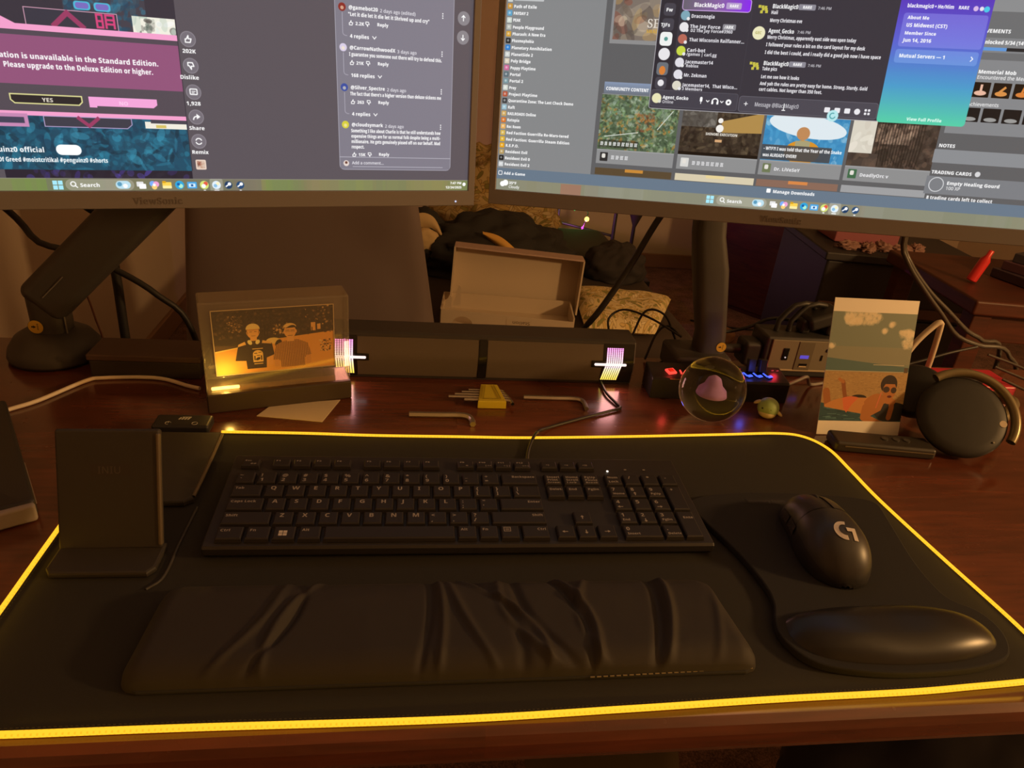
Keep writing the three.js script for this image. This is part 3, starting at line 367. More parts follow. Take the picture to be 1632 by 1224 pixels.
//@@B
// ---------------------------------------------------------------- keyboard
{
  const U = 0.01905, kb = thing('keyboard', 'black full-size keyboard with grey legends in the middle of the mat', 'keyboard', [0, 0.0218, 0]);
  kb.rotation.x = 0.05;                                   // local: y = 0 is the top of the deck, x and z along the keys
  const X0 = -0.2142, ROW = [-0.0468, -0.0257, -0.0067, 0.01235, 0.0314, 0.05045];
  const prof = [[0.0715, 0.0005], [0.0735, -0.0015], [0.0735, -0.0075], [0.07, -0.0125], [-0.055, -0.0185], [-0.058, -0.016], [-0.058, -0.001], [-0.0565, 0]];
  const bg = new THREE.ExtrudeGeometry(shapeOf(prof.map(([z, y]) => [-z, y - 0.0008])), { depth: 0.4424, bevelEnabled: true, bevelSize: 0.0008, bevelThickness: 0.0012, bevelOffset: -0.0008, bevelSegments: 2 }); bg.rotateY(Math.PI / 2); bg.translate(-0.2212, 0, 0);
  const body = part(kb, 'body', bg, M(lin(0.024, 0.021, 0.02), 0.5));
  const keys = [];                                        // [x, row, width, height, legend lines, size, where]
  const add = (x, r, w, s, o = {}) => keys.push({ x, r, w, s, h: 1, ...o });
  add(0, 0, 1, ['Esc'], { sm: 1, ex: '🔒' }); ['F1', 'F2', 'F3', 'F4'].forEach((s, i) => add(1.5 + i, 0, 1, [s], { sm: 1 })); ['F5', 'F6', 'F7', 'F8'].forEach((s, i) => add(6 + i, 0, 1, [s], { sm: 1 })); ['F9', 'F10', 'F11', 'F12'].forEach((s, i) => add(10.5 + i + 0.3, 0, 1, [s], { sm: 1, ex: ['o', '|<<', '>||', '>>|'][i] })); ['<)', '<x', '<))'].forEach((s, i) => add(15.25 + i, 0, 1, [s], { sm: 1, mid: 1 }));
  '`1234567890-='.split('').forEach((s, i) => add(i, 1, 1, ['~!@#$%^&*()_+'[i], s])); add(13, 1, 2, ['Backspace'], { sm: 1, right: 1 });
  [['Insert', 'Print', 'Screen'], ['Home', 'Scroll', 'Lock'], ['PgUp', 'Pause', 'Break']].forEach((s, i) => add(15.25 + i, 1, 1, s, { sm: 1 }));
  [['Num', 'Lock'], ['/'], ['*'], ['-']].forEach((s, i) => add(18.5 + i, 1, 1, s, { sm: i ? 0 : 1 }));
  add(0, 2, 1.5, ['Tab'], { sm: 1 }); 'QWERTYUIOP'.split('').forEach((s, i) => add(1.5 + i, 2, 1, [s])); add(11.5, 2, 1, ['{', '[']); add(12.5, 2, 1, ['}', ']']); add(13.5, 2, 1.5, ['|', '\\']);
  ['Delete', 'End', 'PgDn'].forEach((s, i) => add(15.25 + i, 2, 1, [s], { sm: 1 })); [['7', 'Home'], ['8', '↑'], ['9', 'PgUp']].forEach((s, i) => add(18.5 + i, 2, 1, s, { num: 1 })); add(21.5, 2, 1, ['+'], { h: 2 });
  add(0, 3, 1.75, ['Caps Lock'], { sm: 1 }); 'ASDFGHJKL'.split('').forEach((s, i) => add(1.75 + i, 3, 1, [s])); add(10.75, 3, 1, [':', ';']); add(11.75, 3, 1, ['"', "'"]); add(12.75, 3, 2.25, ['Enter'], { sm: 1, right: 1 });
  [['4', '←'], ['5'], ['6', '→']].forEach((s, i) => add(18.5 + i, 3, 1, s, { num: 1 }));
  add(0, 4, 2.25, ['Shift'], { sm: 1 }); 'ZXCVBNM'.split('').forEach((s, i) => add(2.25 + i, 4, 1, [s])); add(9.25, 4, 1, ['<', ',']); add(10.25, 4, 1, ['>', '.']); add(11.25, 4, 1, ['?', '/']); add(12.25, 4, 2.75, ['Shift'], { sm: 1, right: 1 });
  add(16.25, 4, 1, ['↑'], { mid: 1 }); [['1', 'End'], ['2', '↓'], ['3', 'PgDn']].forEach((s, i) => add(18.5 + i, 4, 1, s, { num: 1 })); add(21.5, 4, 1, ['Enter'], { sm: 1, h: 2, mid: 1 });
  [['Ctrl', 0, 1.25], ['Fn', 1.25, 1.15], ['WIN', 2.4, 1.1], ['Alt', 3.5, 1.1], ['', 4.6, 6], ['Alt', 10.6, 1], ['Fn', 11.6, 1], ['▤', 12.6, 1]].forEach(([s, x, w]) => add(x, 5, w, [s], { sm: 1 })); add(13.6, 5, 1.4, ['Ctrl'], { sm: 1, right: 1 });
  ['←', '↓', '→'].forEach((s, i) => add(15.25 + i, 5, 1, [s], { mid: 1 })); add(18.5, 5, 2, ['0', 'Insert'], { num: 1 }); add(20.5, 5, 1, ['.', 'Delete'], { num: 1 });
  const PX = 88, RH = 96, keyTex = canvas(2016, 592, (x, w, h) => {
    x.fillStyle = '#252120'; x.fillRect(0, 0, w, h); const C = '#a69f97';
    const arrow = (a, b, s) => { x.strokeStyle = C; x.lineWidth = 4; const d = { '↑': [0, -1], '↓': [0, 1], '←': [-1, 0], '→': [1, 0] }[s], L = 10; x.beginPath(); x.moveTo(a - d[0] * L, b - d[1] * L); x.lineTo(a + d[0] * L, b + d[1] * L); x.stroke(); x.fillStyle = C; x.beginPath(); x.moveTo(a + d[0] * 15, b + d[1] * 15); x.lineTo(a + d[0] * 4 + d[1] * 8, b + d[1] * 4 + d[0] * 8); x.lineTo(a + d[0] * 4 - d[1] * 8, b + d[1] * 4 - d[0] * 8); x.fill(); };
    for (const k of keys) {
      const a = k.x * PX + 14, b = k.r * RH, W = k.w * PX;
      k.s.forEach((s, i) => {
        if (!s) return; if (s === 'WIN') { x.fillStyle = '#cfc8c0'; for (const [p, q] of [[0, 0], [1, 0], [0, 1], [1, 1]]) x.fillRect(a + 14 + p * 17, b + 36 + q * 17, 15, 15); return; }
        if ('↑↓←→'.includes(s)) { const mid = k.mid; arrow(mid ? a + 28 : a + 18, mid ? b + 50 : b + 68, s); return; }
        if (s === '▤') { x.strokeStyle = C; x.lineWidth = 3; x.strokeRect(a + 6, b + 20, 26, 26); x.fillStyle = C; for (let q = 0; q < 3; q++) x.fillRect(a + 11, b + 26 + q * 6, 16, 2.5); return; }
        const fs = k.r === 0 ? 19 : k.sm ? 21 : k.num && i ? 19 : s.length === 1 && /[A-Z0-9]/.test(s) && !k.s[1] ? 34 : 30; x.font = `bold ${fs}px sans-serif`; x.fillStyle = C; x.textBaseline = 'middle';
        const lx = k.right ? a + W - 30 - x.measureText(s).width : k.mid ? a + 14 : s.length === 1 && !k.sm && !k.num && k.s.length === 1 ? a + 14 : a + 4;
        x.fillText(s, lx, k.mid ? b + 50 : b + (k.r === 0 ? 30 : 32) + i * (k.s.length > 2 ? 22 : 33));
      });
      if (k.ex) { x.font = 'bold 20px sans-serif'; x.fillStyle = C; x.fillText(k.ex.replace(/[^\x20-\x7e]/g, '#'), a + 30, b + 62); }
    }
  });
  const capMat = M(0xffffff, 0.55, { map: keyTex });
  function cap(k) {
    const gap = 0.0011, r0 = ROW[k.r], hh = k.r === 0 ? 0.0142 : U * k.h, x0 = X0 + k.x * U + gap, x1 = X0 + (k.x + k.w) * U - gap, z0 = r0 + gap, z1 = r0 + hh - gap, y2 = 0.0042, i1 = 0.0006, i2 = 0.0016;
    const L = [[x0, 0.0002, z0, x1, z1], [x0 + i1, 0.0034, z0 + i1, x1 - i1, z1 - i1 * 1.4], [x0 + i2, y2, z0 + i2 * 0.8, x1 - i2, z1 - i2 * 1.3]];
    const pos = [], uv = [], P = L.map(([a, y, c, b, d]) => [[a, y, c], [b, y, c], [b, y, d], [a, y, d]]);
    const u = (x) => ((x - X0) / U * PX) / 2016, v = (z) => 1 - (k.r * RH + (z - r0) / (k.r === 0 ? 0.0142 : U) * RH) / 592;
    const quad = (a, b, c, d, top) => { for (const q of [a, b, c, a, c, d]) { pos.push(...q); if (top) uv.push(u(q[0]), v(q[2])); else uv.push(0.999, 0.005); } };
    for (let l = 0; l < 2; l++) for (let i = 0; i < 4; i++) { const j = (i + 1) % 4; quad(P[l][j], P[l][i], P[l + 1][i], P[l + 1][j], false); }
    quad(P[2][0], P[2][3], P[2][2], P[2][1], true);
    const g = new THREE.BufferGeometry(); g.setAttribute('position', new THREE.Float32BufferAttribute(pos, 3)); g.setAttribute('uv', new THREE.Float32BufferAttribute(uv, 2)); g.computeVertexNormals(); return g;
  }
  for (const k of keys) part(kb, k.w > 5 ? 'space_bar' : 'key', cap(k), capMat);
  part(kb, 'indicator_light', at(cyl(0.0012, 0.0006, 14), 0.1465, 0.0004, -0.0345), M(0x000000, 0.5, { emissive: 0xfff2e0, emissiveIntensity: 1.3 }));
  for (const dx of [0.166, 0.186]) part(kb, 'indicator_symbol', at(box(0.0024, 0.0003, 0.0014, 0), dx, 0.0003, -0.0375), M(lin(0.3, 0.28, 0.26), 0.6));
  for (const [px, pz] of [[-0.19, 0.06], [0.19, 0.06], [-0.19, -0.045], [0.19, -0.045]]) part(kb, 'rubber_foot', at(cyl(0.006, 0.0022, 16), px, pz > 0 ? -0.0135 : -0.0188, pz), blackMatte);
}
solo('keyboard_cable', 'thin black cable curving from the keyboard back behind the mat', 'cable', tube([[0.07, 0.012, -0.056], [0.072, 0.007, -0.085], [0.079, 0.0064, -0.112], [0.09, 0.0085, -0.136], [0.108, 0.003, -0.157], [0.14, 0.0024, -0.175], [0.19, 0.0024, -0.2], [0.209, 0.0024, -0.21], [0.207, 0.0024, -0.222], [0.2, 0.0035, -0.25], [0.2, 0.0035, -0.2868]], 0.0019, 120, 8), cableMat);

// ---------------------------------------------------------------- wrist rest for the keyboard
{
  const w = thing('keyboard_wrist_rest', 'long black satin wrist rest with creases in front of the keyboard', 'wrist rest', [0, 0.0038, 0]);
  // creases: [x at the back edge, x at the front edge, bend, height, width]
  const cr = [[-0.118, -0.152, -0.01, 0.0034, 0.0045], [-0.145, -0.19, 0.01, 0.0026, 0.005], [-0.132, -0.165, 0.012, -0.003, 0.004], [-0.03, -0.031, 0.004, 0.0034, 0.004], [-0.036, -0.045, 0.004, -0.0028, 0.004], [-0.022, 0.05, 0.022, 0.0036, 0.0045], [-0.008, 0.03, 0.014, -0.003, 0.006], [-0.024, 0.012, -0.004, 0.003, 0.0045], [0.02, 0.06, -0.018, 0.0032, 0.005], [0.03, 0.072, -0.012, -0.003, 0.005], [0.064, 0.085, 0.012, 0.0042, 0.0042], [0.058, 0.08, 0.01, -0.004, 0.004], [0.093, 0.092, -0.014, 0.003, 0.005], [0.156, 0.136, 0.006, 0.0045, 0.005], [0.147, 0.127, 0.006, -0.0045, 0.006], [0.2, 0.175, 0.004, 0.0014, 0.005]];
  const f = (u, v) => {
    const zz = 0.109 + 0.096 * v, cn = (q) => (q > 0 ? 1 - Math.sqrt(1 - Math.min(1, q) ** 2) : 0), ci = 0.014 * (cn((v - 0.86) / 0.14) + cn((0.14 - v) / 0.14)), xl = -0.238 - 0.006 * v + ci, xr = 0.2 + 0.012 * v - ci, x = xl + (xr - xl) * u;
    const ex = Math.min(1, Math.min(u, 1 - u) / 0.035), ez = Math.min(1, Math.min(v / 0.3, (1 - v) / 0.22)); const e = Math.sqrt(1 - (1 - ex) ** 2) * Math.sqrt(1 - (1 - ez) ** 2);
    let y = 0.0165 * e + 0.0005; const amp = Math.min(1, e * 1.4);
    for (const [a, b, bend, h, wd] of cr) { const cx = a + (b - a) * v + bend * Math.sin(v * Math.PI), d = (x - cx) / (wd * 0.72); y += h * amp * Math.exp(-d * d) * (0.45 + 0.55 * Math.sin((0.15 + 0.8 * v) * Math.PI)); }
    y += 0.0012 * amp * fb(x * 22, zz * 22, 3); return [x, Math.max(0.0004, y), zz];
  };
  const satin = M(lin(0.026, 0.021, 0.016), 0.72, { sheen: 0.2, sheenRoughness: 0.5, sheenColor: lin(0.1, 0.07, 0.04) });
  const top = grid(300, 48, (u, v) => f(u, 1 - v)); part(w, 'cover', top, satin);
  part(w, 'base', plate([[-0.236, 0.114], [0.197, 0.114], [0.2085, 0.192], [0.207, 0.201], [0.198, 0.2055], [-0.23, 0.2055], [-0.239, 0.201], [-0.2415, 0.192]], 0.0001, 0.0032, 0.001), blackMatte);
  const st = []; for (let i = 0; i < 26; i++) st.push(at(box(0.0032, 0.0006, 0.0007, 0), 0.08 + i * 0.0049, 0.0036, 0.2058 - i * 0.00012)); part(w, 'stitching', merge(st), M(lin(0.28, 0.23, 0.15), 0.8)).userData.kind = 'stuff';
}

// ---------------------------------------------------------------- mouse pad with gel rest, and the mouse
{
  const pad = [[0.229, -0.004], [0.257, -0.0135], [0.304, -0.0175], [0.369, -0.015], [0.415, -0.008], [0.43, 0.002], [0.427, 0.024], [0.413, 0.088], [0.4105, 0.122], [0.4145, 0.14], [0.43, 0.154], [0.4345, 0.174], [0.427, 0.194], [0.411, 0.206], [0.373, 0.2135], [0.313, 0.2145], [0.266, 0.207], [0.247, 0.195], [0.239, 0.175], [0.242, 0.158], [0.2495, 0.14], [0.2515, 0.118], [0.2455, 0.078], [0.229, 0.027], [0.2235, 0.008]];
  const t = thing('mouse_pad', 'black contoured mouse pad with raised gel wrist rest under the mouse', 'mouse pad', [0, 0.0038, 0]);
  const cloth = M(lin(0.0115, 0.011, 0.0125), 0.88, { bumpMap: rep(weave, 1, 1), bumpScale: 0.0002 });
  part(t, 'pad', boxUV(plate(smooth(pad, 160), 0.0002, 0.007, 0.0015), 0.02), cloth);
  const o = smooth([[0.257, 0.156], [0.3, 0.149], [0.36, 0.148], [0.408, 0.159], [0.422, 0.176], [0.414, 0.194], [0.375, 0.206], [0.315, 0.2075], [0.268, 0.2], [0.25, 0.186], [0.247, 0.17]], 96), cx = 0.335, cz = 0.179;
  const gel = grid(96, 22, (u, v) => { const p = o[Math.round((1 - u) * 96) % 96], r = v, x = cx + (p[0] - cx) * r, z = cz + (p[1] - cz) * r; const dip = 1 - 0.2 * Math.exp(-(((x - cx) / 0.035) ** 2)); return [x, 0.0068 + 0.017 * dip * Math.pow(Math.max(0, 1 - r ** 3.2), 0.75), z]; });
  part(t, 'gel_rest', gel, M(lin(0.014, 0.0135, 0.015), 0.36, { sheen: 0.2, sheenRoughness: 0.5 }));
  const lt = canvas(256, 48, (x) => { x.fillStyle = '#211f22'; x.fillRect(0, 0, 256, 48); text(x, 'memory foam', 8, 22, 30, '#3d3a3d', 'bold', 'sans-serif', 220); x.strokeStyle = '#3d3a3d'; x.lineWidth = 3; x.beginPath(); x.arc(70, 10, 60, 0.5, 1.6); x.stroke(); });
  part(t, 'faded_print', at(new THREE.PlaneGeometry(0.05, 0.009), 0.312, 0.0075, -0.001, -Math.PI / 2), M(0xffffff, 0.85, { map: lt }));
}
{
  const m = thing('computer_mouse', 'black wireless mouse with a white emblem on the mouse pad', 'mouse', [0.331, 0.0112, 0.069], -0.13);
  const L = 0.117, hw = (t) => 0.031 * Math.sqrt(Math.max(0, 1 - Math.pow(Math.abs(t - 0.4) / (t < 0.4 ? 0.4 : 0.6), t < 0.4 ? 2.9 : 5))) * (1 - 0.09 * Math.exp(-(((t - 0.64) / 0.16) ** 2)));
  const ht = (t) => 0.0385 * Math.pow(Math.max(0, 1 - Math.pow(Math.abs(t - 0.38) / (t < 0.38 ? 0.381 : 0.68), 2.1)), 0.6) + 0.0006;
  const Yat = (t, s) => ht(t) * Math.pow(Math.max(0, 1 - Math.pow(Math.abs(s), 2.4)), 1 / 2.4);          // t: back 0 to front 1, s: -1..1 across
  const P = (t, s, o = 0) => { const w = hw(t); return [w * s, 0.0008 + Yat(t, s) * (1 + o * 28) + (o ? o : 0), L / 2 - t * L]; };
  const S = (k) => Math.sin(k * Math.PI / 2);             // denser near the sides
  const patch = (t0, t1, s0, s1, nu, nv, o) => grid(nu, nv, (u, v) => { const t = t0 + (t1 - t0) * v, k = s0 + (s1 - s0) * u; return P(t, S(k), o); });
  const shell = M(lin(0.03, 0.028, 0.028), 0.4), side = M(lin(0.014, 0.013, 0.013), 0.5);
  part(m, 'chassis', merge([patch(0.004, 0.998, -1, 1, 40, 56, 0), grid(2, 40, (u, v) => { const t = 0.002 + 0.996 * (1 - v); return [hw(t) * (2 * u - 1), 0.0006, L / 2 - t * L]; })]), side);
  part(m, 'palm_shell', patch(0.0005, 0.55, -0.8, 0.93, 40, 40, 0.0004), shell);
  part(m, 'left_button', patch(0.556, 0.985, -0.8, -0.07, 18, 26, 0.0005), shell); part(m, 'right_button', patch(0.556, 0.985, 0.07, 0.93, 18, 26, 0.0005), shell);
  part(m, 'scroll_wheel', at(new THREE.TorusGeometry(0.0085, 0.0032, 10, 28), 0, 0.0205, L / 2 - 0.8 * L, 0, Math.PI / 2, 0), M(lin(0.02, 0.02, 0.02), 0.7));
  for (const [a, b] of [[0.52, 0.66], [0.675, 0.82]]) part(m, 'side_button', grid(6, 12, (u, v) => { const t = a + (b - a) * v, k = -0.86 + 0.07 * (u - 0.5) * 2, q = P(t, S(k), 0.0008); q[0] -= 0.0009; return q; }), M(lin(0.05, 0.045, 0.045), 0.25));
  const gm = []; { // the emblem: an open ring and a hooked bar, laid on the curved shell
    const lay = (shape) => { const g = new THREE.ShapeGeometry(shape, 20); const p = g.attributes.position; for (let i = 0; i < p.count; i++) { const x = p.getX(i), z = -p.getY(i), t = (L / 2 - z) / L, s = Math.max(-0.95, Math.min(0.95, x / hw(t))); p.setXYZ(i, x, 0.0008 + Yat(t, s) * 1.0112 + 0.0012, z); } g.computeVertexNormals(); return g; };
    const c = new THREE.Shape(); const R = 0.0096, r = 0.0056, a0 = 75 * D, a1 = 275 * D, ox = 0.0, oz = 0.026; c.absarc(ox, -oz, R, a0, a1, false); c.absarc(ox, -oz, r, a1, a0, true); c.closePath(); gm.push(lay(c));
    gm.push(lay(shapeOf([[0.0014, -oz + 0.0026], [0.0096, -oz + 0.0026], [0.0096, -oz - 0.0096], [0.0057, -oz - 0.0096], [0.0057, -oz - 0.0014], [0.0014, -oz - 0.0014]])));
  }
  part(m, 'emblem', merge(gm), M(lin(0.62, 0.57, 0.53), 0.5)).userData.label = 'white emblem';
}

// ---------------------------------------------------------------- charging stand, tablet-like device, cables and box on the left
{
  const t = thing('phone_charging_stand', 'black folding phone charging stand at the left of the mat', 'phone stand', [-0.295, 0.0038, 0]);
  const leather = M(lin(0.034, 0.029, 0.022), 0.62), edge = M(lin(0.13, 0.1, 0.06), 0.4);
  const tilt = -Math.atan2(0.035, 0.092), up = part(t, 'upright_panel', at(box(0.08, 0.1, 0.007, 0.0025, 3), 0, 0.05, 0), leather, [-0.0005, 0.004, 0.061], [tilt, 0, 0.015]);
  part(up, 'edge_trim', at(box(0.0032, 0.094, 0.005, 0.0014), 0.0385, 0.05, 0.0022), edge);
  const lt = canvas(256, 96, (x) => { x.fillStyle = '#342d27'; x.fillRect(0, 0, 256, 96); text(x, 'INIU', 40, 50, 74, '#4d463d', 'normal', 'sans-serif', 170); });
  part(up, 'embossed_name', at(new THREE.PlaneGeometry(0.03, 0.0105), 0.002, 0.067, 0.0036), M(0xffffff, 0.62, { map: lt }));
  part(t, 'front_lip', plate([[-0.041, 0.056], [0.041, 0.056], [0.041, 0.086], [0.036, 0.093], [-0.036, 0.093], [-0.041, 0.086]], 0.0002, 0.006, 0.002), leather);
  const fl = part(t, 'rear_panel', plate([[-0.05, -0.122], [0.044, -0.122], [0.045, -0.006], [0.038, 0.0], [-0.05, 0.0]], 0.0002, 0.007, 0.002), leather);
  part(fl, 'edge_trim', tube([[0.0435, 0.006, -0.119], [0.0445, 0.006, -0.06], [0.0445, 0.006, -0.008]], 0.0019, 20, 8), edge);
}
{
  const ang = Math.atan2(-0.104, -0.172), t = thing('tablet_device', 'black slab device with pale grey front edge at the far left', 'tablet', [-0.3745, 0, 0.0105]);
  t.rotation.y = ang + Math.PI;                           // local -z runs back along its right edge, local -x along its front
  part(t, 'body', at(box(0.26, 0.019, 0.21, 0.004), -0.13, 0.0105, -0.105), M(lin(0.03, 0.027, 0.026), 0.5));
  part(t, 'front_edge', at(box(0.259, 0.0175, 0.007, 0.003), -0.1305, 0.0095, 0.0015), M(lin(0.36, 0.31, 0.29), 0.45));
  const mark = []; for (const a of [0.7, -0.7]) mark.push(at(box(0.009, 0.0003, 0.0015, 0), 0, 0, 0, 0, a, 0)); mark.push(at(box(0.007, 0.0003, 0.0014, 0), 0.005, 0, 0.002));
  part(t, 'printed_mark', merge(mark), M(lin(0.35, 0.33, 0.3), 0.6), [-0.063, 0.0202, -0.049]);
  part(t, 'side_line', at(box(0.0012, 0.004, 0.07, 0.0005), 0.0001, 0.014, -0.04), M(lin(0.22, 0.17, 0.14), 0.4));
}
solo('white_cable', 'cream cable lying across the desk at the far left', 'cable', tube([[-0.52, 0.0028, -0.13], [-0.49, 0.0028, -0.1725], [-0.467, 0.0028, -0.198], [-0.437, 0.0028, -0.249], [-0.421, 0.0028, -0.2575], [-0.38, 0.0028, -0.262], [-0.352, 0.0028, -0.2585], [-0.32, 0.0028, -0.242], [-0.305, 0.0028, -0.236]], 0.0024, 80, 8), M(lin(0.85, 0.74, 0.6), 0.5));
{
  const t = thing('dark_box', 'low dark brown box at the desk back behind the photo block', 'box', [-0.374, 0, -0.289]);
  part(t, 'body', at(box(0.126, 0.022, 0.05, 0.002), 0, 0.0113, 0), M(lin(0.04, 0.03, 0.024), 0.6)); part(t, 'lid', at(box(0.13, 0.008, 0.053, 0.002), 0, 0.0265, 0), M(lin(0.1, 0.06, 0.045), 0.55));
}
solo('monitor_cable', 'thick black cable crossing behind the left monitor arm', 'cable', tube([[-0.6, 0.26, -0.33], [-0.556, 0.158, -0.4], [-0.533, 0.124, -0.4], [-0.497, 0.113, -0.4], [-0.447, 0.092, -0.4], [-0.397, 0.058, -0.4], [-0.36, 0.0, -0.41], [-0.34, -0.2, -0.42], [-0.33, -0.7355, -0.43]], 0.0042, 90, 8), cableMat);
solo('monitor_cable', 'black cable looping above the left monitor arm', 'cable', tube([[-0.47, 0.3, -0.3], [-0.462, 0.2, -0.36], [-0.452, 0.175, -0.375], [-0.44, 0.17, -0.38], [-0.43, 0.185, -0.375], [-0.43, 0.3, -0.3]], 0.004, 50, 8), cableMat);
solo('hanging_cable', 'thick dark cable hanging straight down behind the desk at left', 'cable', tube([[-0.453, 0.14, -0.42], [-0.4545, 0.06, -0.424], [-0.456, -0.02, -0.424], [-0.458, -0.3, -0.425], [-0.456, -0.733, -0.43]], 0.0066, 50, 8), cableMat);
solo('hanging_cable', 'thin reddish cable hanging behind the round arm base', 'cable', tube([[-0.482, 0.08, -0.385], [-0.478, 0.02, -0.395], [-0.474, -0.05, -0.4], [-0.472, -0.4, -0.41], [-0.47, -0.738, -0.42]], 0.0014, 40, 6), M(lin(0.09, 0.03, 0.02), 0.5));

// ---------------------------------------------------------------- photo block
const grain = (x, n, w, h, cols, s0, s1) => { for (let i = 0; i < n; i++) { x.fillStyle = cols[Math.floor(rnd() * cols.length)]; x.globalAlpha = 0.25 + 0.6 * rnd(); x.beginPath(); x.arc(rnd() * w, rnd() * h, s0 + rnd() * s1, 0, 6.3); x.fill(); } x.globalAlpha = 1; };
const etched = canvas(1024, 680, (x, W, H) => {           // two people side by side on a drive, etched pale on dark
  x.fillStyle = '#2c2117'; x.fillRect(0, 0, W, H);
  x.fillStyle = '#c9913f'; x.beginPath(); x.moveTo(0, 430); x.lineTo(520, 330); x.lineTo(1024, 285); x.lineTo(1024, 680); x.lineTo(0, 680); x.fill();
  x.fillStyle = '#4a3621'; x.beginPath(); x.moveTo(0, 360); x.lineTo(200, 380); x.lineTo(0, 430); x.fill(); x.fillStyle = '#dcae63'; x.beginPath(); x.moveTo(0, 425); x.lineTo(240, 385); x.lineTo(240, 393); x.lineTo(0, 440); x.fill();
  x.save(); x.beginPath(); x.rect(0, 0, W, 300); x.clip(); grain(x, 900, W, 300, ['#1f1710', '#3a2b1c', '#5b4529', '#2a1f15'], 3, 12); x.restore();
  x.save(); x.beginPath(); x.rect(780, 0, 220, 210); x.clip(); grain(x, 170, 1024, 210, ['#b98d4e', '#d9ae68', '#3a2b1c'], 2, 9); x.restore();
  x.save(); x.translate(120, 60); grain(x, 90, 120, 170, ['#9a7440', '#6b5030', '#c39a58'], 2, 6); x.restore(); x.save(); x.translate(500, 170); grain(x, 90, 140, 110, ['#d9ae68', '#a67f46', '#3a2b1c'], 2, 9); x.restore();
  x.fillStyle = '#c99a52'; x.fillRect(825, 180, 40, 90); x.fillRect(880, 200, 30, 60); x.fillStyle = '#1d1510'; for (const [a, b, c] of [[795, 230, 80], [830, 230, 60], [945, 215, 60], [420, 200, 160], [440, 220, 120]]) x.fillRect(a, b, 8, c);
  x.fillStyle = '#e0b36a'; x.beginPath(); x.ellipse(490, 350, 60, 34, 0, 0, 6.3); x.fill(); x.fillStyle = '#1d1510'; x.beginPath(); x.ellipse(535, 385, 28, 46, 0.3, 0, 6.3); x.fill();
  x.save(); x.translate(900, 380); grain(x, 120, 110, 130, ['#1d1510', '#2c2117', '#d9ae68'], 2, 8); x.restore();
  // the person on the left: cap, dark shirt with a pale print, headphones round the neck
  x.fillStyle = '#c9924c'; x.fillRect(185, 500, 60, 110); x.fillRect(400, 480, 80, 130);
  x.fillStyle = '#2a1f18'; x.beginPath(); x.moveTo(250, 340); x.lineTo(195, 370); x.lineTo(160, 540); x.lineTo(250, 548); x.lineTo(255, 640); x.lineTo(420, 640); x.lineTo(425, 530); x.lineTo(495, 500); x.lineTo(478, 372); x.lineTo(400, 335); x.closePath(); x.fill();
  x.fillStyle = '#d8a35c'; x.beginPath(); x.moveTo(250, 338); x.lineTo(195, 366); x.lineTo(190, 392); x.lineTo(260, 372); x.fill(); x.beginPath(); x.moveTo(400, 335); x.lineTo(470, 362); x.lineTo(474, 380); x.lineTo(392, 366); x.fill();
  x.fillStyle = '#cf9a55'; x.beginPath(); x.ellipse(325, 245, 52, 68, 0, 0, 6.3); x.fill(); x.fillRect(298, 290, 56, 46); x.fillStyle = '#ad7c3f'; x.beginPath(); x.ellipse(276, 248, 8, 18, 0, 0, 6.3); x.ellipse(374, 248, 8, 18, 0, 0, 6.3); x.fill();
  x.fillStyle = '#e2b573'; x.beginPath(); x.ellipse(325, 205, 58, 54, 0, Math.PI, 6.2832); x.fill(); x.fillRect(267, 200, 116, 10); x.fillStyle = '#b98748'; x.beginPath(); x.ellipse(325, 212, 60, 14, 0, 0, 3.15); x.fill();
  x.fillStyle = '#5a3f22'; x.fillRect(296, 236, 20, 5); x.fillRect(336, 236, 20, 5); x.fillRect(308, 280, 36, 4); x.fillStyle = '#e8bf80'; x.beginPath(); x.ellipse(292, 350, 18, 28, -0.4, 0, 6.3); x.ellipse(358, 350, 18, 26, 0.4, 0, 6.3); x.fill(); x.fillStyle = '#4a3621'; x.fillRect(318, 336, 14, 34);
  x.strokeStyle = '#dcae63'; x.lineWidth = 6; x.fillStyle = '#d8a85c'; x.beginPath(); x.roundRect(310, 440, 86, 130, [43, 43, 4, 4]); x.fill(); x.fillStyle = '#2a1f18'; for (const [a, b, c, d] of [[322, 470, 24, 8], [358, 462, 26, 6], [320, 500, 10, 50], [376, 500, 10, 50], [340, 496, 30, 6]]) x.fillRect(a, b, c, d); x.beginPath(); x.ellipse(352, 535, 22, 14, -0.6, 0, 6.3); x.fill(); x.font = 'bold 20px sans-serif'; x.fillStyle = '#d8a85c'; x.fillRect(308, 420, 90, 8); x.fillRect(316, 584, 76, 10);
  // the person on the right: checked shirt
  x.fillStyle = '#c08a45'; x.beginPath(); x.moveTo(570, 365); x.lineTo(510, 400); x.lineTo(480, 560); x.lineTo(545, 575); x.lineTo(550, 650); x.lineTo(760, 650); x.lineTo(760, 560); x.lineTo(820, 530); x.lineTo(790, 400); x.lineTo(700, 352); x.closePath(); x.fill();
  x.save(); x.clip(); x.strokeStyle = 'rgba(60,40,20,.62)'; x.lineWidth = 5; for (let i = 0; i < 24; i++) { x.beginPath(); x.moveTo(470 + i * 15, 340); x.lineTo(478 + i * 15, 660); x.stroke(); x.beginPath(); x.moveTo(460, 350 + i * 15); x.lineTo(840, 345 + i * 15); x.stroke(); } x.restore();
  x.fillStyle = '#cf9a55'; x.fillRect(610, 320, 60, 50); x.beginPath(); x.ellipse(640, 262, 52, 70, 0, 0, 6.3); x.fill(); x.beginPath(); x.ellipse(590, 265, 7, 18, 0, 0, 6.3); x.ellipse(692, 262, 7, 18, 0, 0, 6.3); x.fill();
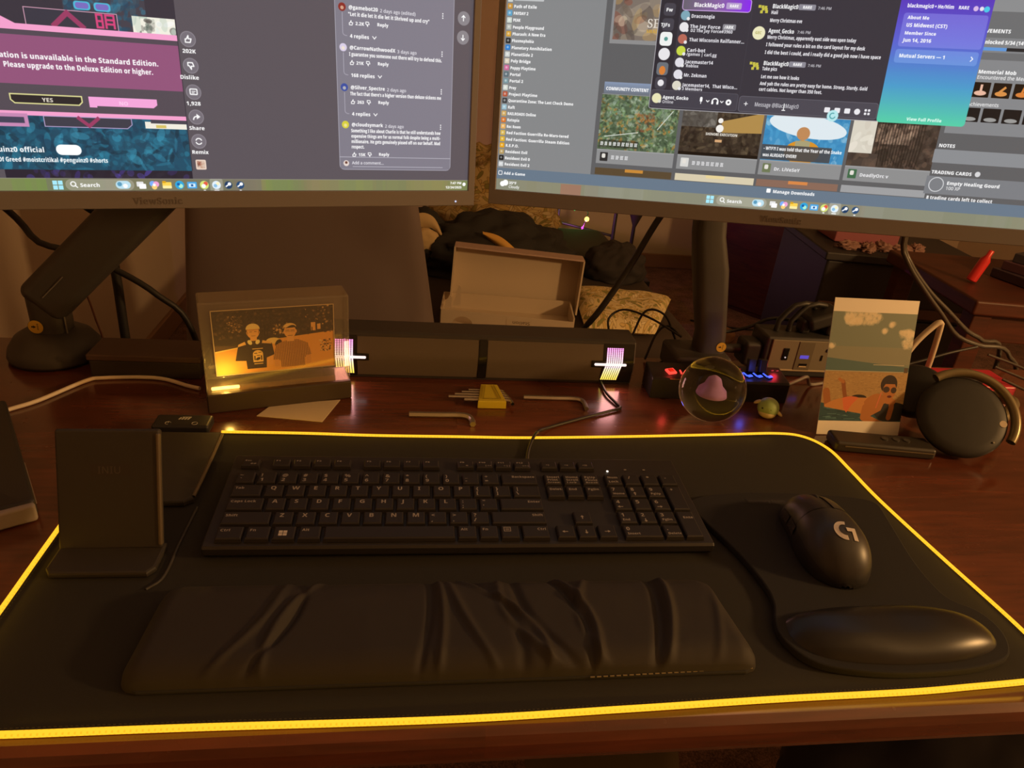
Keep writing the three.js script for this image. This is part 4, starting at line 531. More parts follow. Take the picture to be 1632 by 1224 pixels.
  x.fillStyle = '#d9ac66'; x.beginPath(); x.ellipse(640, 214, 56, 42, 0, Math.PI, 6.2832); x.fill(); x.fillStyle = '#2a1f18'; x.beginPath(); x.moveTo(640, 200); x.quadraticCurveTo(690, 180, 698, 235); x.lineTo(680, 222); x.lineTo(600, 225); x.closePath(); x.fill();
  x.fillStyle = '#5a3f22'; x.fillRect(606, 250, 24, 5); x.fillRect(650, 250, 24, 5); x.fillRect(618, 304, 44, 5); x.strokeStyle = 'rgba(70,48,24,.5)'; x.lineWidth = 3; x.strokeRect(602, 244, 32, 22); x.strokeRect(646, 244, 32, 22);
  x.fillStyle = '#c08a45'; x.fillRect(490, 560, 44, 80); x.fillRect(770, 540, 44, 90);
  const im = x.getImageData(0, 0, W, H), q = im.data; for (let i = 0; i < q.length; i += 4) { q[i] = Math.min(255, q[i] * 1.25); q[i + 1] = Math.min(255, q[i + 1] * 1.32); q[i + 2] = Math.min(255, q[i + 2] * 1.5); } x.putImageData(im, 0, 0);
});
{
  const ang = Math.atan2(0.046, 0.154), t = thing('photo_block', 'clear photo block on a dark base showing two people side by side', 'photo block', [-0.2095, 0, -0.2225], ang);
  const W = 0.16, DZ = 0.036, gl = M(lin(0.93, 0.86, 0.74), 0.07, { transmission: 0.9, thickness: 0, ior: 1.5 });
  part(t, 'base', at(box(W + 0.002, 0.0235, DZ + 0.008, 0.002), 0, 0.0119, 0), M(lin(0.06, 0.042, 0.03), 0.4));
  part(t, 'block', at(box(W, 0.108, DZ, 0.0022, 2), 0, 0.0779, 0), gl).userData.label = 'clear glass block';
  part(t, 'backing', at(box(0.1345, 0.08, 0.0012, 0), 0, 0.071, -0.0128), M(lin(0.03, 0.022, 0.016), 0.7));
  part(t, 'etched_photo', at(new THREE.PlaneGeometry(0.1335, 0.079), 0, 0.071, -0.0118), M(0xffffff, 0.7, { map: etched })).userData.label = 'etched photo of two people';
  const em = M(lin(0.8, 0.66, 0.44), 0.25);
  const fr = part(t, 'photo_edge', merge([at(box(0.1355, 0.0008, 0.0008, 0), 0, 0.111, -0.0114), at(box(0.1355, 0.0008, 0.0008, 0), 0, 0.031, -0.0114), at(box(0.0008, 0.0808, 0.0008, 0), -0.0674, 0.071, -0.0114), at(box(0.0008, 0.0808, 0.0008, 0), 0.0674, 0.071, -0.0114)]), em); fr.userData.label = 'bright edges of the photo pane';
  // added amber glow and light, standing in for the mat strip mirrored in the block
  part(t, 'added_base_glow', at(box(0.03, 0.0026, 0.005, 0.0012), -0.06, 0.0262, 0.011, 0, 0, 0), M(0x000000, 0.5, { emissive: lin(1, 0.62, 0.12), emissiveIntensity: 5 }));
  const pl = new THREE.PointLight(lin(1, 0.6, 0.12), 0.0045); pl.name = 'added_base_glow_light'; pl.position.set(-0.06, 0.0325, 0.01); pl.shadow.radius = 0.15; pl.castShadow = true; t.add(pl);
}
solo('paper_card', 'pale trapezoid paper card lying before the photo block', 'card', plate([[-0.228, -0.176], [-0.216, -0.203], [-0.139, -0.219], [-0.154, -0.165]], 0.0002, 0.0007, 0.0001), M(lin(0.66, 0.55, 0.4), 0.7));

// ---------------------------------------------------------------- sound bar
{
  const t = thing('sound_bar', 'black desktop sound bar with glowing pink and yellow end panels', 'speaker', [0.037, 0, -0.29]);
  const H = 0.205, prof = [[0.006, 0.0005], [0.012, 0.0335], [0.004, 0.0605], [0.0, 0.0625], [-0.034, 0.0635], [-0.044, 0.057], [-0.052, 0.02], [-0.05, 0.0005]];
  const g = new THREE.ExtrudeGeometry(shapeOf(prof.map(([z, y]) => [-z, y])), { depth: 2 * H - 0.004, bevelEnabled: true, bevelSize: 0.0015, bevelThickness: 0.002, bevelOffset: -0.0015, bevelSegments: 2 }); g.rotateY(Math.PI / 2); g.translate(-H + 0.002, 0, 0);
  part(t, 'housing', g, M(lin(0.05, 0.045, 0.045), 0.38));
  const mesh = data(64, 64, (u, v, x, y) => { const k = (x % 8 < 4) !== (y % 8 < 4) ? 200 : 110; return [k, k, k]; });
  const cloth = M(lin(0.15, 0.115, 0.085), 0.75, { bumpMap: rep(mesh, 60, 10), bumpScale: 0.0004 });
  const face = (x0, x1, y0, y1, out) => grid(1, 8, (u, v) => { const y = y0 + (y1 - y0) * v, z = (y < 0.0335 ? 0.006 + 0.006 * (y / 0.0335) : 0.012 - 0.008 * ((y - 0.0335) / 0.027)) + out; return [x0 + (x1 - x0) * u, y, z]; });
  const slab = (x0, x1, y0, y1, o) => face(x0, x1, y0, y1, o);
  for (const s of [-1, 1]) part(t, 'grille', s < 0 ? slab(-0.16, -0.006, 0.005, 0.0575, 0.0012) : slab(0.006, 0.16, 0.005, 0.0575, 0.0012), cloth);
  part(t, 'divider', slab(-0.0048, 0.0048, 0.004, 0.0585, 0.0019), blackGloss);
  const dots = canvas(128, 320, (x, w, h) => { x.fillStyle = '#38202c'; x.fillRect(0, 0, w, h); for (let j = 0; j < 22; j++) for (let i = 0; i < 8; i++) { const v = j / 21; const a = v < 0.35 ? [255, 150 + 200 * v, 225] : v < 0.6 ? [255, 228, 222] : [255, 245 - 60 * (v - 0.6), 200 - 330 * (v - 0.6)]; x.fillStyle = `rgb(${a[0]},${Math.round(a[1])},${Math.round(a[2])})`; x.beginPath(); x.arc(8 + i * 16, 7.3 + j * 14.5, 6.3, 0, 6.3); x.fill(); } });
  for (const s of [-1, 1]) part(t, 'end_cap', s < 0 ? slab(-0.203, -0.161, 0.003, 0.0585, 0.0009) : slab(0.161, 0.203, 0.003, 0.0585, 0.0009), blackGloss);
  for (const s of [-1, 1]) {
    const a = s < 0 ? -0.188 : 0.165, sk = -0.0; const p = part(t, 'light_panel', grid(1, 10, (u, v) => { const y = 0.0065 + 0.047 * v, z = (y < 0.0335 ? 0.006 + 0.006 * (y / 0.0335) : 0.012 - 0.008 * ((y - 0.0335) / 0.027)) + 0.0014, dx = y < 0.0335 ? -s * 0.005 * (1 - y / 0.0335) * (s > 0 ? 1 : 0.3) : 0; return [a + 0.023 * u + dx, y, z]; }), M(0x000000, 0.5, { emissive: 0xffffff, emissiveMap: dots, emissiveIntensity: 1.9 }));
    p.userData.label = 'glowing dotted light panel';
    part(t, 'bar_recess', at(box(0.0185, 0.0095, 0.002, 0.0009), s * 0.1545, 0.0318, 0.0127), blackGloss);
    part(t, 'light_bar', at(box(0.044, 0.0034, 0.003, 0.0014), s * 0.171, 0.0318, 0.0142), M(0x000000, 0.5, { emissive: lin(1, 0.78, 0.74), emissiveIntensity: 1.25 })).userData.label = 'pinkish white light bar';
    const l = new THREE.RectAreaLight(lin(1, 0.42, 0.38), 6.5, 0.023, 0.047); l.name = 'panel_light'; l.position.set(a + 0.0115, 0.03, 0.017); l.rotation.y = Math.PI; t.add(l);
  }
}

// ---------------------------------------------------------------- hex keys
function hexKey(x0, z0, long, short, r, turn, label, drop = 0) {   // lies flat: a long arm along x, bent at its right end
  const c = new THREE.CurvePath(); const b = r * 3.2; const P = [V3(-long, 0, 0), V3(-long * 0.5, 0, 0), V3(-b, 0, 0), V3(-b * 0.3, 0, b * 0.3), V3(0, 0, b), V3(0, 0, (b + short) / 2), V3(0, 0, short)];
  const g = new THREE.TubeGeometry(new THREE.CatmullRomCurve3(P, false, 'centripetal'), 64, r, 6, false).toNonIndexed(); g.computeVertexNormals();
  const caps = new THREE.CircleGeometry(r, 6); const k = merge([g, at(caps, -long, 0, 0, 0, -Math.PI / 2, 0), at(caps, 0, 0, short)]);
  return solo('hex_key', label, 'hex key', k, steel, [x0, r * 0.9 + 0.0003, z0], [drop, turn, 0], 'hex keys on the desk');
}
hexKey(0.018, -0.181, 0.074, 0.021, 0.0037, 0, 'thick steel hex key lying nearest the mat edge');
hexKey(0.1645, -0.2305, 0.077, 0.026, 0.0031, -0.02, 'thick steel hex key lying right of the yellow holder');
{
  const t = thing('hex_key_holder', 'yellow plastic wedge-shaped hex key holder', 'tool holder', [0.0445, 0, -0.205]);
  const g = new THREE.ExtrudeGeometry(shapeOf([[-0.0175, 0], [0.0175, 0], [0.0105, 0.046], [-0.0105, 0.046]]), { depth: 0.0085, bevelEnabled: true, bevelSize: 0.001, bevelThickness: 0.001, bevelOffset: -0.001, bevelSegments: 2 }); g.rotateX(-Math.PI / 2); g.translate(0, 0.0013, 0);
  const ye = M(lin(0.62, 0.5, 0.035), 0.42); part(t, 'body', g, ye);
  const ln = M(lin(0.36, 0.28, 0.02), 0.5); part(t, 'embossed_lines', merge([at(box(0.0011, 0.0006, 0.036, 0), -0.0082, 0.0119, -0.023, 0, -0.15, 0), at(box(0.0011, 0.0006, 0.036, 0), 0.0082, 0.0119, -0.023, 0, 0.15, 0), at(box(0.021, 0.0006, 0.0011, 0), 0, 0.0119, -0.0055)]), ln);
}
[[0.011, 0.07, -0.2165, 0.0024], [-0.008, 0.0685, -0.2235, 0.002], [0.0, 0.0665, -0.2305, 0.0017], [0.009, 0.0645, -0.237, 0.0014], [0.018, 0.063, -0.243, 0.0012]].forEach(([xa, xb, z, r], i) => {
  const P = [V3(xa, 0.0065, z), V3((xa + xb) / 2, 0.0065, z), V3(xb - 0.005, 0.0065, z), V3(xb - 0.001, 0.0062, z + 0.0014), V3(xb, 0.006, z + 0.0045), V3(xb + 0.0004, 0.0058, z + 0.0085)];
  const g = new THREE.TubeGeometry(new THREE.CatmullRomCurve3(P, false, 'centripetal'), 40, r, 6, false).toNonIndexed(); g.computeVertexNormals();
  solo('small_hex_key', ['thickest small hex key, at the front of the yellow holder', 'longest small hex key in the yellow holder, second from the front', 'middle one of the five small hex keys in the yellow holder', 'small hex key second from the back of the yellow holder', 'thinnest small hex key, at the back of the yellow holder'][i], 'hex key', g, steel, null, null, 'small hex keys in the yellow holder');
});

// ---------------------------------------------------------------- glass ball, toy, hub, power strip
{
  const t = thing('glass_ball', 'clear glass ball with a frosted violet core standing on the desk', 'glass ball', [0.317, 0.041, -0.193]);
  part(t, 'ball', new THREE.SphereGeometry(0.041, 96, 64), M(0xffffff, 0.0, { transmission: 1, thickness: 0.08, ior: 1.3 })).userData.label = 'clear glass sphere';
  part(t, 'core', lathe([[0, -0.008], [0.009, -0.008], [0.0145, -0.006], [0.0135, -0.001], [0.009, 0.004], [0.0078, 0.008], [0.0065, 0.0115], [0.0035, 0.014], [0, 0.0148]], 40), M(lin(0.42, 0.24, 0.62), 0.7)).userData.label = 'frosted violet core';
}
{
  const t = thing('toy_whale', 'tiny green toy whale in front of the hub', 'toy', [0.402, 0, -0.2], -0.5);
  const skin = M(lin(0.36, 0.52, 0.2), 0.5), pale = M(lin(0.62, 0.52, 0.26), 0.55);
  const b = new THREE.SphereGeometry(0.0135, 40, 28); b.scale(1, 0.98, 1.0); b.translate(0, 0.0132, 0); part(t, 'body', b, skin);
  const be = new THREE.SphereGeometry(0.0118, 32, 20); be.scale(0.95, 0.62, 0.92); be.translate(0, 0.0078, 0.0032); part(t, 'belly', be, pale);
  for (const s of [-1, 1]) { const f = new THREE.SphereGeometry(0.0048, 20, 12); f.scale(1.1, 0.42, 0.7); part(t, 'flipper', f, pale, [s * 0.0145, s < 0 ? 0.018 : 0.0085, 0.0], [0, 0, s * -0.6]); part(t, 'eye', new THREE.SphereGeometry(0.0012, 12, 10), blackGloss, [s * 0.0052 - 0.002, 0.0158, 0.0117]); }
  const tl = new THREE.SphereGeometry(0.005, 16, 10); tl.scale(1, 0.4, 0.8); part(t, 'tail', tl, skin, [0.006, 0.004, -0.013], [0.3, 0.4, 0]);
}
{
  const t = thing('usb_hub', 'long black hub with blue lit ports and a red lit switch', 'usb hub', [0.353, 0, -0.2615], -0.04);
  const prof = [[0.021, 0.0005], [0.021, 0.027], [0.0185, 0.0295], [-0.019, 0.0345], [-0.021, 0.033], [-0.021, 0.0005]];
  const g = new THREE.ExtrudeGeometry(shapeOf(prof.map(([z, y]) => [-z, y])), { depth: 0.186, bevelEnabled: true, bevelSize: 0.001, bevelThickness: 0.0015, bevelOffset: -0.001, bevelSegments: 2 }); g.rotateY(Math.PI / 2); g.translate(-0.093, 0, 0);
  part(t, 'body', g, M(lin(0.016, 0.015, 0.016), 0.34));
  const blue = M(0x000000, 0.4, { emissive: lin(0.06, 0.12, 1), emissiveIntensity: 1.6 }), red = M(0x000000, 0.4, { emissive: lin(1, 0.06, 0.04), emissiveIntensity: 1.4 }), dred = M(0x000000, 0.4, { emissive: lin(0.5, 0.02, 0.04), emissiveIntensity: 0.7 });
  const tl = -0.128; [0.026, 0.04, 0.054, 0.068].forEach((x) => { const p = part(t, 'port', at(box(0.0085, 0.003, 0.0135, 0.0006), 0, 0, 0, -tl, 0.35, 0), blackGloss, [x, 0.0312, 0.004]); part(p, 'port_light', at(box(0.0068, 0.001, 0.0045, 0.0003), 0.002, 0.0018, 0.0042, -tl, 0.35, 0), blue).userData.label = 'blue port light'; part(p, 'port_edge', at(box(0.0022, 0.001, 0.009, 0.0003), -0.003, 0.0018, 0.0, -tl, 0.35, 0), blue); });
  const sw = part(t, 'power_switch', at(box(0.0125, 0.004, 0.0115, 0.001), 0, 0, 0, -tl, 0.3, 0), red, [-0.066, 0.0318, 0.004]); sw.userData.label = 'red lit switch'; part(sw, 'switch_rocker', at(box(0.0068, 0.0022, 0.0062, 0.0006), 0, 0.002, 0, -tl, 0.3, 0), M(lin(0.5, 0.05, 0.03), 0.4));
  part(t, 'switch_light', at(box(0.0016, 0.003, 0.009, 0.0004), -0.0525, 0.0318, 0.004), red);
  for (const x of [0.02, 0.033, 0.08, 0.087]) part(t, 'red_light', at(box(0.004, 0.0012, 0.0016, 0.0004), x, 0.0345, -0.0085, 0, 0.4, 0), dred);
  for (const x of [0.047, 0.063]) { const pl = part(t, 'plug', at(box(0.0105, 0.018, 0.0085, 0.0015), x, 0.0425, -0.006, -0.25, 0, 0), black); }
  part(t, 'badge', at(box(0.016, 0.0004, 0.002, 0), -0.063, 0.0286, 0.0196), M(lin(0.5, 0.36, 0.15), 0.35, { metalness: 1 }));
  for (const [x, c, k] of [[0.045, lin(0.08, 0.12, 1), 0.0005], [-0.066, lin(1, 0.06, 0.04), 0.0005], [0.085, lin(1, 0.03, 0.06), 0.0009]]) { const p = new THREE.PointLight(c, k); p.name = 'hub_light'; p.position.set(x, 0.043, x > 0.08 ? -0.008 : 0.008); p.shadow.radius = 0.25; t.add(p); }
}
{
  const t = thing('power_strip', 'dark power strip with a pale front plate behind the hub', 'power strip', [0.513, 0, -0.345], -0.02);
  part(t, 'body', at(box(0.135, 0.062, 0.052, 0.004), 0, 0.0315, 0), M(lin(0.035, 0.033, 0.033), 0.5));
  const pl = part(t, 'front_plate', at(box(0.118, 0.047, 0.003, 0.001), 0, 0.0355, 0.0265), M(lin(0.24, 0.21, 0.15), 0.5));
  part(pl, 'switch', at(box(0.009, 0.019, 0.003, 0.001), -0.036, 0.0375, 0.0278), blackGloss); part(pl, 'switch_light', at(cyl(0.0011, 0.0008, 10), -0.036, 0.033, 0.0296, Math.PI / 2), M(0x000000, 0.5, { emissive: lin(0.8, 0.6, 0.55), emissiveIntensity: 0.8 }));
  part(pl, 'usb_panel', at(box(0.024, 0.044, 0.0012, 0.0005), -0.007, 0.0355, 0.0283), M(lin(0.17, 0.145, 0.1), 0.5)); part(pl, 'usb_port', at(box(0.013, 0.005, 0.001, 0), -0.007, 0.0345, 0.0289), M(0x000000, 0.4, { emissive: lin(0.2, 0.12, 0.9), emissiveIntensity: 0.55 })); part(pl, 'usb_port', at(box(0.012, 0.005, 0.001, 0), -0.006, 0.0215, 0.0289), blackGloss); part(pl, 'usb_contact', at(box(0.011, 0.0018, 0.0012, 0), -0.006, 0.0195, 0.0291), M(lin(0.8, 0.65, 0.4), 0.3));
  part(pl, 'outlet', merge([at(box(0.0024, 0.0085, 0.001, 0), 0.02, 0.0335, 0.0283), at(box(0.0024, 0.0085, 0.001, 0), 0.033, 0.0335, 0.0283), at(cyl(0.0028, 0.001, 14), 0.0265, 0.0455, 0.0283, Math.PI / 2)]), blackGloss).userData.label = 'three-hole outlet';
  part(pl, 'lower_trim', at(box(0.118, 0.003, 0.003, 0.001), 0, 0.0125, 0.0273), M(lin(0.5, 0.4, 0.25), 0.35));
}
solo('power_plug', 'black power plug on the left end of the power strip', 'plug', merge([at(box(0.028, 0.036, 0.034, 0.006, 3), 0, 0, 0), at(cyl(0.0075, 0.03, 20, 0.006), -0.026, 0.002, 0, 0, 0, Math.PI / 2)]), black, [0.4315, 0.0315, -0.342]);
solo('power_cable', 'thick black power cord bending down from the plug', 'cable', tube([[0.392, 0.0335, -0.342], [0.38, 0.033, -0.345], [0.37, 0.024, -0.356], [0.362, 0.004, -0.376], [0.36, -0.03, -0.392], [0.36, -0.3, -0.4], [0.36, -0.735, -0.41]], 0.0055, 60, 8), cableMat);
solo('adapter_plug', 'black plugs and adapter standing on top of the power strip', 'plug', merge([at(box(0.05, 0.02, 0.04, 0.006, 3), 0.012, 0.085, -0.002, 0, 0, 0.35), at(box(0.02, 0.022, 0.03, 0.004), 0.028, 0.073, 0), at(box(0.014, 0.02, 0.02, 0.004), -0.012, 0.072, 0)]), black, [0.52, 0.0006, -0.345]);
for (const [i, dx] of [-0.045, -0.026].entries()) solo('adapter_cable', ['left', 'right'][i] + ' of two black cables arching out of the power strip top', 'cable', tube([[0.513 + dx, 0.063, -0.345], [0.513 + dx, 0.075, -0.346], [0.535 + dx, 0.1, -0.35], [0.556 + dx, 0.102, -0.352], [0.575 + dx, 0.09, -0.36], [0.6 + dx, 0.02, -0.385], [0.6 + dx, -0.2, -0.4], [0.6 + dx, -0.735, -0.42]], 0.0042, 60, 8), cableMat);
solo('desk_cable', 'black cable running from the right arm to the power strip', 'cable', tube([[0.385, 0.048, -0.372], [0.41, 0.046, -0.375], [0.44, 0.056, -0.372], [0.47, 0.07, -0.372], [0.5, 0.072, -0.365], [0.53, 0.068, -0.36]], 0.0026, 50, 8), cableMat);
solo('hub_cable', 'thin grey cable leaving the right end of the hub', 'cable', tube([[0.4485, 0.017, -0.2585], [0.458, 0.018, -0.26], [0.475, 0.022, -0.266], [0.49, 0.024, -0.272], [0.51, 0.004, -0.29], [0.54, 0.0026, -0.3]], 0.0024, 40, 8), M(lin(0.25, 0.22, 0.19), 0.5));
[['loop', [[0.222, 0.045, -0.35], [0.226, 0.06, -0.375], [0.25, 0.07, -0.385], [0.29, 0.06, -0.38], [0.335, 0.04, -0.362]]], ['arch', [[0.25, 0.003, -0.352], [0.262, 0.04, -0.365], [0.28, 0.072, -0.378], [0.31, 0.066, -0.38], [0.332, 0.03, -0.376]]], ['low arch', [[0.285, 0.003, -0.36], [0.3, 0.04, -0.372], [0.318, 0.05, -0.378], [0.338, 0.036, -0.374]]]].forEach(([k, p], i) => solo('thin_cable', 'thin black cable making the ' + ['widest loop', 'middle arch', 'smallest arch'][i] + ' beside the right monitor arm', 'cable', tube(p, 0.0017, 50, 6), cableMat));
solo('monitor_cable', 'thick black cable slanting down behind the sound bar', 'cable', tube([[0.3, 0.28, -0.34], [0.273, 0.211, -0.37], [0.24, 0.134, -0.37], [0.21, 0.075, -0.37], [0.193, 0.046, -0.372], [0.18, 0.0, -0.385], [0.175, -0.3, -0.4], [0.17, -0.734, -0.42]], 0.0046, 70, 8), cableMat);

// ---------------------------------------------------------------- photo print, remote, headphones and the rest at the right
const beach = canvas(640, 960, (x, W, H) => {
  x.fillStyle = '#f6f1e6'; x.fillRect(0, 0, W, H); const t = 92, b = 860, L = 0, R = 640;
  x.save(); x.beginPath(); x.rect(L, t, R - L, b - t); x.clip();
  x.fillStyle = '#7f8f86'; x.fillRect(L, t, R, 420); x.fillStyle = '#8d9385'; x.fillRect(L, 330, R, 120);
  x.fillStyle = '#efe3cb'; const puff = (cx, cy, rx, ry, n) => { for (let i = 0; i < n; i++) { const a = rnd() * 6.283, k = Math.sqrt(rnd()); x.globalAlpha = 0.22; disc(x, cx + rx * k * Math.cos(a), cy + ry * k * Math.sin(a) * (Math.sin(a) > 0 ? 0.8 : 1), 6 + rnd() * 13, ['#efe2c8', '#e2d4b4', '#f6ecd6'][i % 3]); } x.globalAlpha = 1; };
  puff(230, 125, 140, 62, 420); puff(160, 150, 60, 36, 120); puff(460, 168, 16, 16, 30); puff(408, 216, 13, 13, 24); puff(580, 235, 62, 30, 130); puff(600, 300, 44, 36, 60); puff(26, 330, 26, 12, 24);
  x.fillStyle = '#55767a'; x.beginPath(); x.moveTo(0, 410); x.lineTo(640, 470); x.lineTo(640, 520); x.lineTo(0, 505); x.fill(); x.fillStyle = '#cfc7b0'; x.fillRect(360, 452, 240, 4); x.fillStyle = '#c4bca0'; x.fillRect(0, 500, 640, 5); x.fillStyle = '#5a4a38'; x.fillRect(604, 470, 30, 44);
  x.fillStyle = '#b39463'; x.fillRect(0, 506, 640, 360); for (let i = 0; i < 700; i++) { x.fillStyle = ['#8f744a', '#c9a974', '#7b6442', '#d8bd8a'][Math.floor(rnd() * 4)]; x.globalAlpha = 0.4; x.fillRect(rnd() * 640, 512 + rnd() * 240, 3 + rnd() * 18, 2 + rnd() * 4); } x.globalAlpha = 1;
  x.fillStyle = '#2f5560'; x.beginPath(); x.moveTo(0, 730); x.lineTo(120, 748); x.lineTo(330, 812); x.lineTo(640, 770); x.lineTo(640, 870); x.lineTo(0, 870); x.fill(); for (let i = 0; i < 60; i++) { x.strokeStyle = ['#4f7d86', '#1d3a44', '#6a98a0'][i % 3]; x.lineWidth = 3; const a = rnd() * 420, c = 760 + rnd() * 100; x.beginPath(); x.moveTo(a, c); x.lineTo(a + 30 + rnd() * 60, c + 10 - rnd() * 20); x.stroke(); }
  x.fillStyle = '#26282b'; x.beginPath(); x.ellipse(560, 790, 140, 70, 0, 0, 6.3); x.fill(); x.fillStyle = '#241d1a'; x.beginPath(); x.ellipse(285, 690, 60, 22, 0, 0, 6.3); x.fill();
  const skin = '#b9793f', sk2 = '#cf9152', limb = (pts, w, c) => { x.strokeStyle = c; x.lineWidth = w; x.lineCap = x.lineJoin = 'round'; x.beginPath(); x.moveTo(...pts[0]); for (const p of pts.slice(1)) x.lineTo(...p); x.stroke(); };
  limb([[180, 690], [165, 640], [150, 580]], 30, '#93582e'); limb([[150, 580], [118, 562]], 22, skin); limb([[30, 650], [52, 740]], 52, '#a96b38');
  x.fillStyle = sk2; x.beginPath(); x.moveTo(30, 745); x.quadraticCurveTo(120, 690, 210, 690); x.quadraticCurveTo(320, 690, 360, 690); x.lineTo(420, 660); x.lineTo(450, 760); x.lineTo(360, 810); x.quadraticCurveTo(200, 790, 30, 760); x.fill();
  x.fillStyle = '#e0784c'; x.beginPath(); x.moveTo(160, 695); x.quadraticCurveTo(220, 672, 285, 690); x.lineTo(240, 740); x.lineTo(205, 800); x.lineTo(180, 770); x.closePath(); x.fill();
  x.fillStyle = skin; x.beginPath(); x.moveTo(330, 720); x.quadraticCurveTo(380, 650, 450, 660); x.lineTo(500, 690); x.lineTo(470, 780); x.lineTo(380, 830); x.closePath(); x.fill(); limb([[350, 760], [345, 830], [470, 880], [600, 910]], 54, skin); limb([[540, 830], [550, 760], [545, 710]], 40, '#a96b38'); limb([[505, 705], [560, 715]], 34, skin); limb([[455, 650], [430, 760]], 8, '#d87a58');
  x.fillStyle = '#2a1d18'; x.beginPath(); x.ellipse(505, 590, 64, 66, 0, 0, 6.3); x.fill(); x.fillStyle = skin; x.beginPath(); x.ellipse(515, 636, 52, 66, 0, 0, 6.3); x.fill(); x.fillStyle = '#2a1d18'; x.beginPath(); x.ellipse(510, 588, 54, 34, 0, Math.PI, 6.2832); x.fill(); x.fillStyle = '#3a2c28'; x.beginPath(); x.ellipse(490, 628, 26, 22, 0, 0, 6.3); x.ellipse(548, 632, 22, 22, 0, 0, 6.3); x.fill(); x.fillStyle = '#5e201c'; x.beginPath(); x.ellipse(522, 678, 18, 9, 0, 0, 6.3); x.fill(); x.fillStyle = skin; x.beginPath(); x.ellipse(520, 712, 40, 20, 0.1, 0, 6.3); x.fill();
  x.restore();
});
{
  const t = thing('photo_print', 'white-bordered beach photo of a person in a swimsuit, propped upright', 'photo', [0.5045, 0.0008, -0.156]);
  t.rotation.x = -15.5 * D; const W = 0.112, H = 0.1705;
  part(t, 'paper', at(box(W, H, 0.0007, 0), 0, H / 2, 0), M(lin(0.8, 0.76, 0.68), 0.5));
  part(t, 'picture', at(new THREE.PlaneGeometry(W, H), 0, H / 2, 0.0005), M(0xffffff, 0.42, { map: beach }));
}
{
  const t = thing('remote_control', 'slim black remote lying in front of the beach photo', 'remote', [0.513, 0, -0.1225], -0.145);
  part(t, 'body', at(box(0.122, 0.014, 0.032, 0.004, 3), 0, 0.0073, 0), M(lin(0.03, 0.026, 0.022), 0.4)); part(t, 'edge_line', at(box(0.108, 0.0016, 0.001, 0.0004), 0.004, 0.009, 0.016), M(lin(0.13, 0.1, 0.06), 0.4));
  for (const [x, r] of [[0.004, 0.004], [0.018, 0.004], [0.031, 0.004]]) part(t, 'button', at(cyl(r, 0.0014, 20), x, 0.0147, -0.002), M(lin(0.06, 0.055, 0.05), 0.4));
}
{
  const t = thing('headphones', 'black over-ear headphones lying on the desk at the right', 'headphones', [0.618, 0, -0.128]);
  const shell = M(lin(0.008, 0.0075, 0.0075), 0.55), band = M(lin(0.2, 0.165, 0.09), 0.32, { metalness: 0.4 });
  const n = V3(-0.28, 0.68, 0.68).normalize(), q = new THREE.Quaternion().setFromUnitVectors(V3(0, 1, 0), n);
  const cup = (pos, s) => { const m = part(t, 'ear_cup', lathe([[0, 0], [0.024, 0], [0.034, 0.003], [0.048, 0.01], [0.051, 0.014], [0.051, 0.018], [0.047, 0.0215], [0.038, 0.0235], [0.02, 0.0242], [0, 0.0245]].map(([a, b]) => [a * s, b]), 64), shell); m.position.set(...pos); m.quaternion.copy(q); return m; };
  const c1 = cup([0.0, 0.0325, -0.013], 1.0);
  part(c1, 'metal_ring', at(new THREE.TorusGeometry(0.056, 0.0055, 12, 72, 2.7), 0, 0, 0, Math.PI / 2, 0, 0).rotateY(1.9).translate(0.004, 0.018, 0), band).userData.label = 'brass-toned half ring';
  part(c1, 'cushion', at(new THREE.TorusGeometry(0.025, 0.0055, 14, 48), 0, -0.001, 0, Math.PI / 2), M(lin(0.014, 0.013, 0.013), 0.8));
  part(c1, 'button', at(cyl(0.0042, 0.002, 24), 0.04, 0.0222, 0.018), M(lin(0.6, 0.52, 0.42), 0.4)).userData.label = 'small pale round button';
  part(c1, 'hole', at(cyl(0.0011, 0.002, 10), 0.022, 0.0225, 0.038), M(lin(0.3, 0.28, 0.25), 0.5));
  part(t, 'second_cup', at(lathe([[0, 0], [0.03, 0], [0.036, 0.008], [0.036, 0.02], [0.03, 0.028], [0, 0.028]], 48), -0.016, 0.034, -0.075, 0.6, 0, 0.5), shell);
  part(t, 'headband', tube([[0.056, 0.035, -0.01], [0.088, 0.04, -0.03], [0.12, 0.035, -0.065], [0.125, 0.022, -0.105], [0.09, 0.02, -0.128], [0.045, 0.03, -0.12], [0.015, 0.042, -0.1]], 0.0075, 60, 10), band);
}
{
  const t = thing('red_case', 'flat glossy red case behind the headphones', 'case', [0.735, 0, -0.297], -0.02);
  const rd = M(lin(0.5, 0.02, 0.045), 0.35); part(t, 'shell', at(box(0.165, 0.02, 0.06, 0.004), 0, 0.0105, 0), rd); part(t, 'lid_tab', at(box(0.008, 0.01, 0.004, 0.001), -0.022, 0.025, 0.014), M(lin(0.75, 0.03, 0.05), 0.35)); part(t, 'black_strip', at(box(0.045, 0.006, 0.01, 0.002), 0.008, 0.0235, 0.016, 0, -0.25, 0), black);
}
solo('cream_strip', 'short cream strip sticking up beside the beach photo', 'cable', new THREE.TubeGeometry(curve([[0.63, 0.02, -0.29], [0.655, 0.068, -0.298], [0.676, 0.096, -0.3], [0.684, 0.102, -0.3], [0.689, 0.094, -0.302], [0.7, 0.04, -0.31], [0.705, 0.0045, -0.316]]), 60, 0.0042, 8), M(lin(0.66, 0.56, 0.42), 0.5));
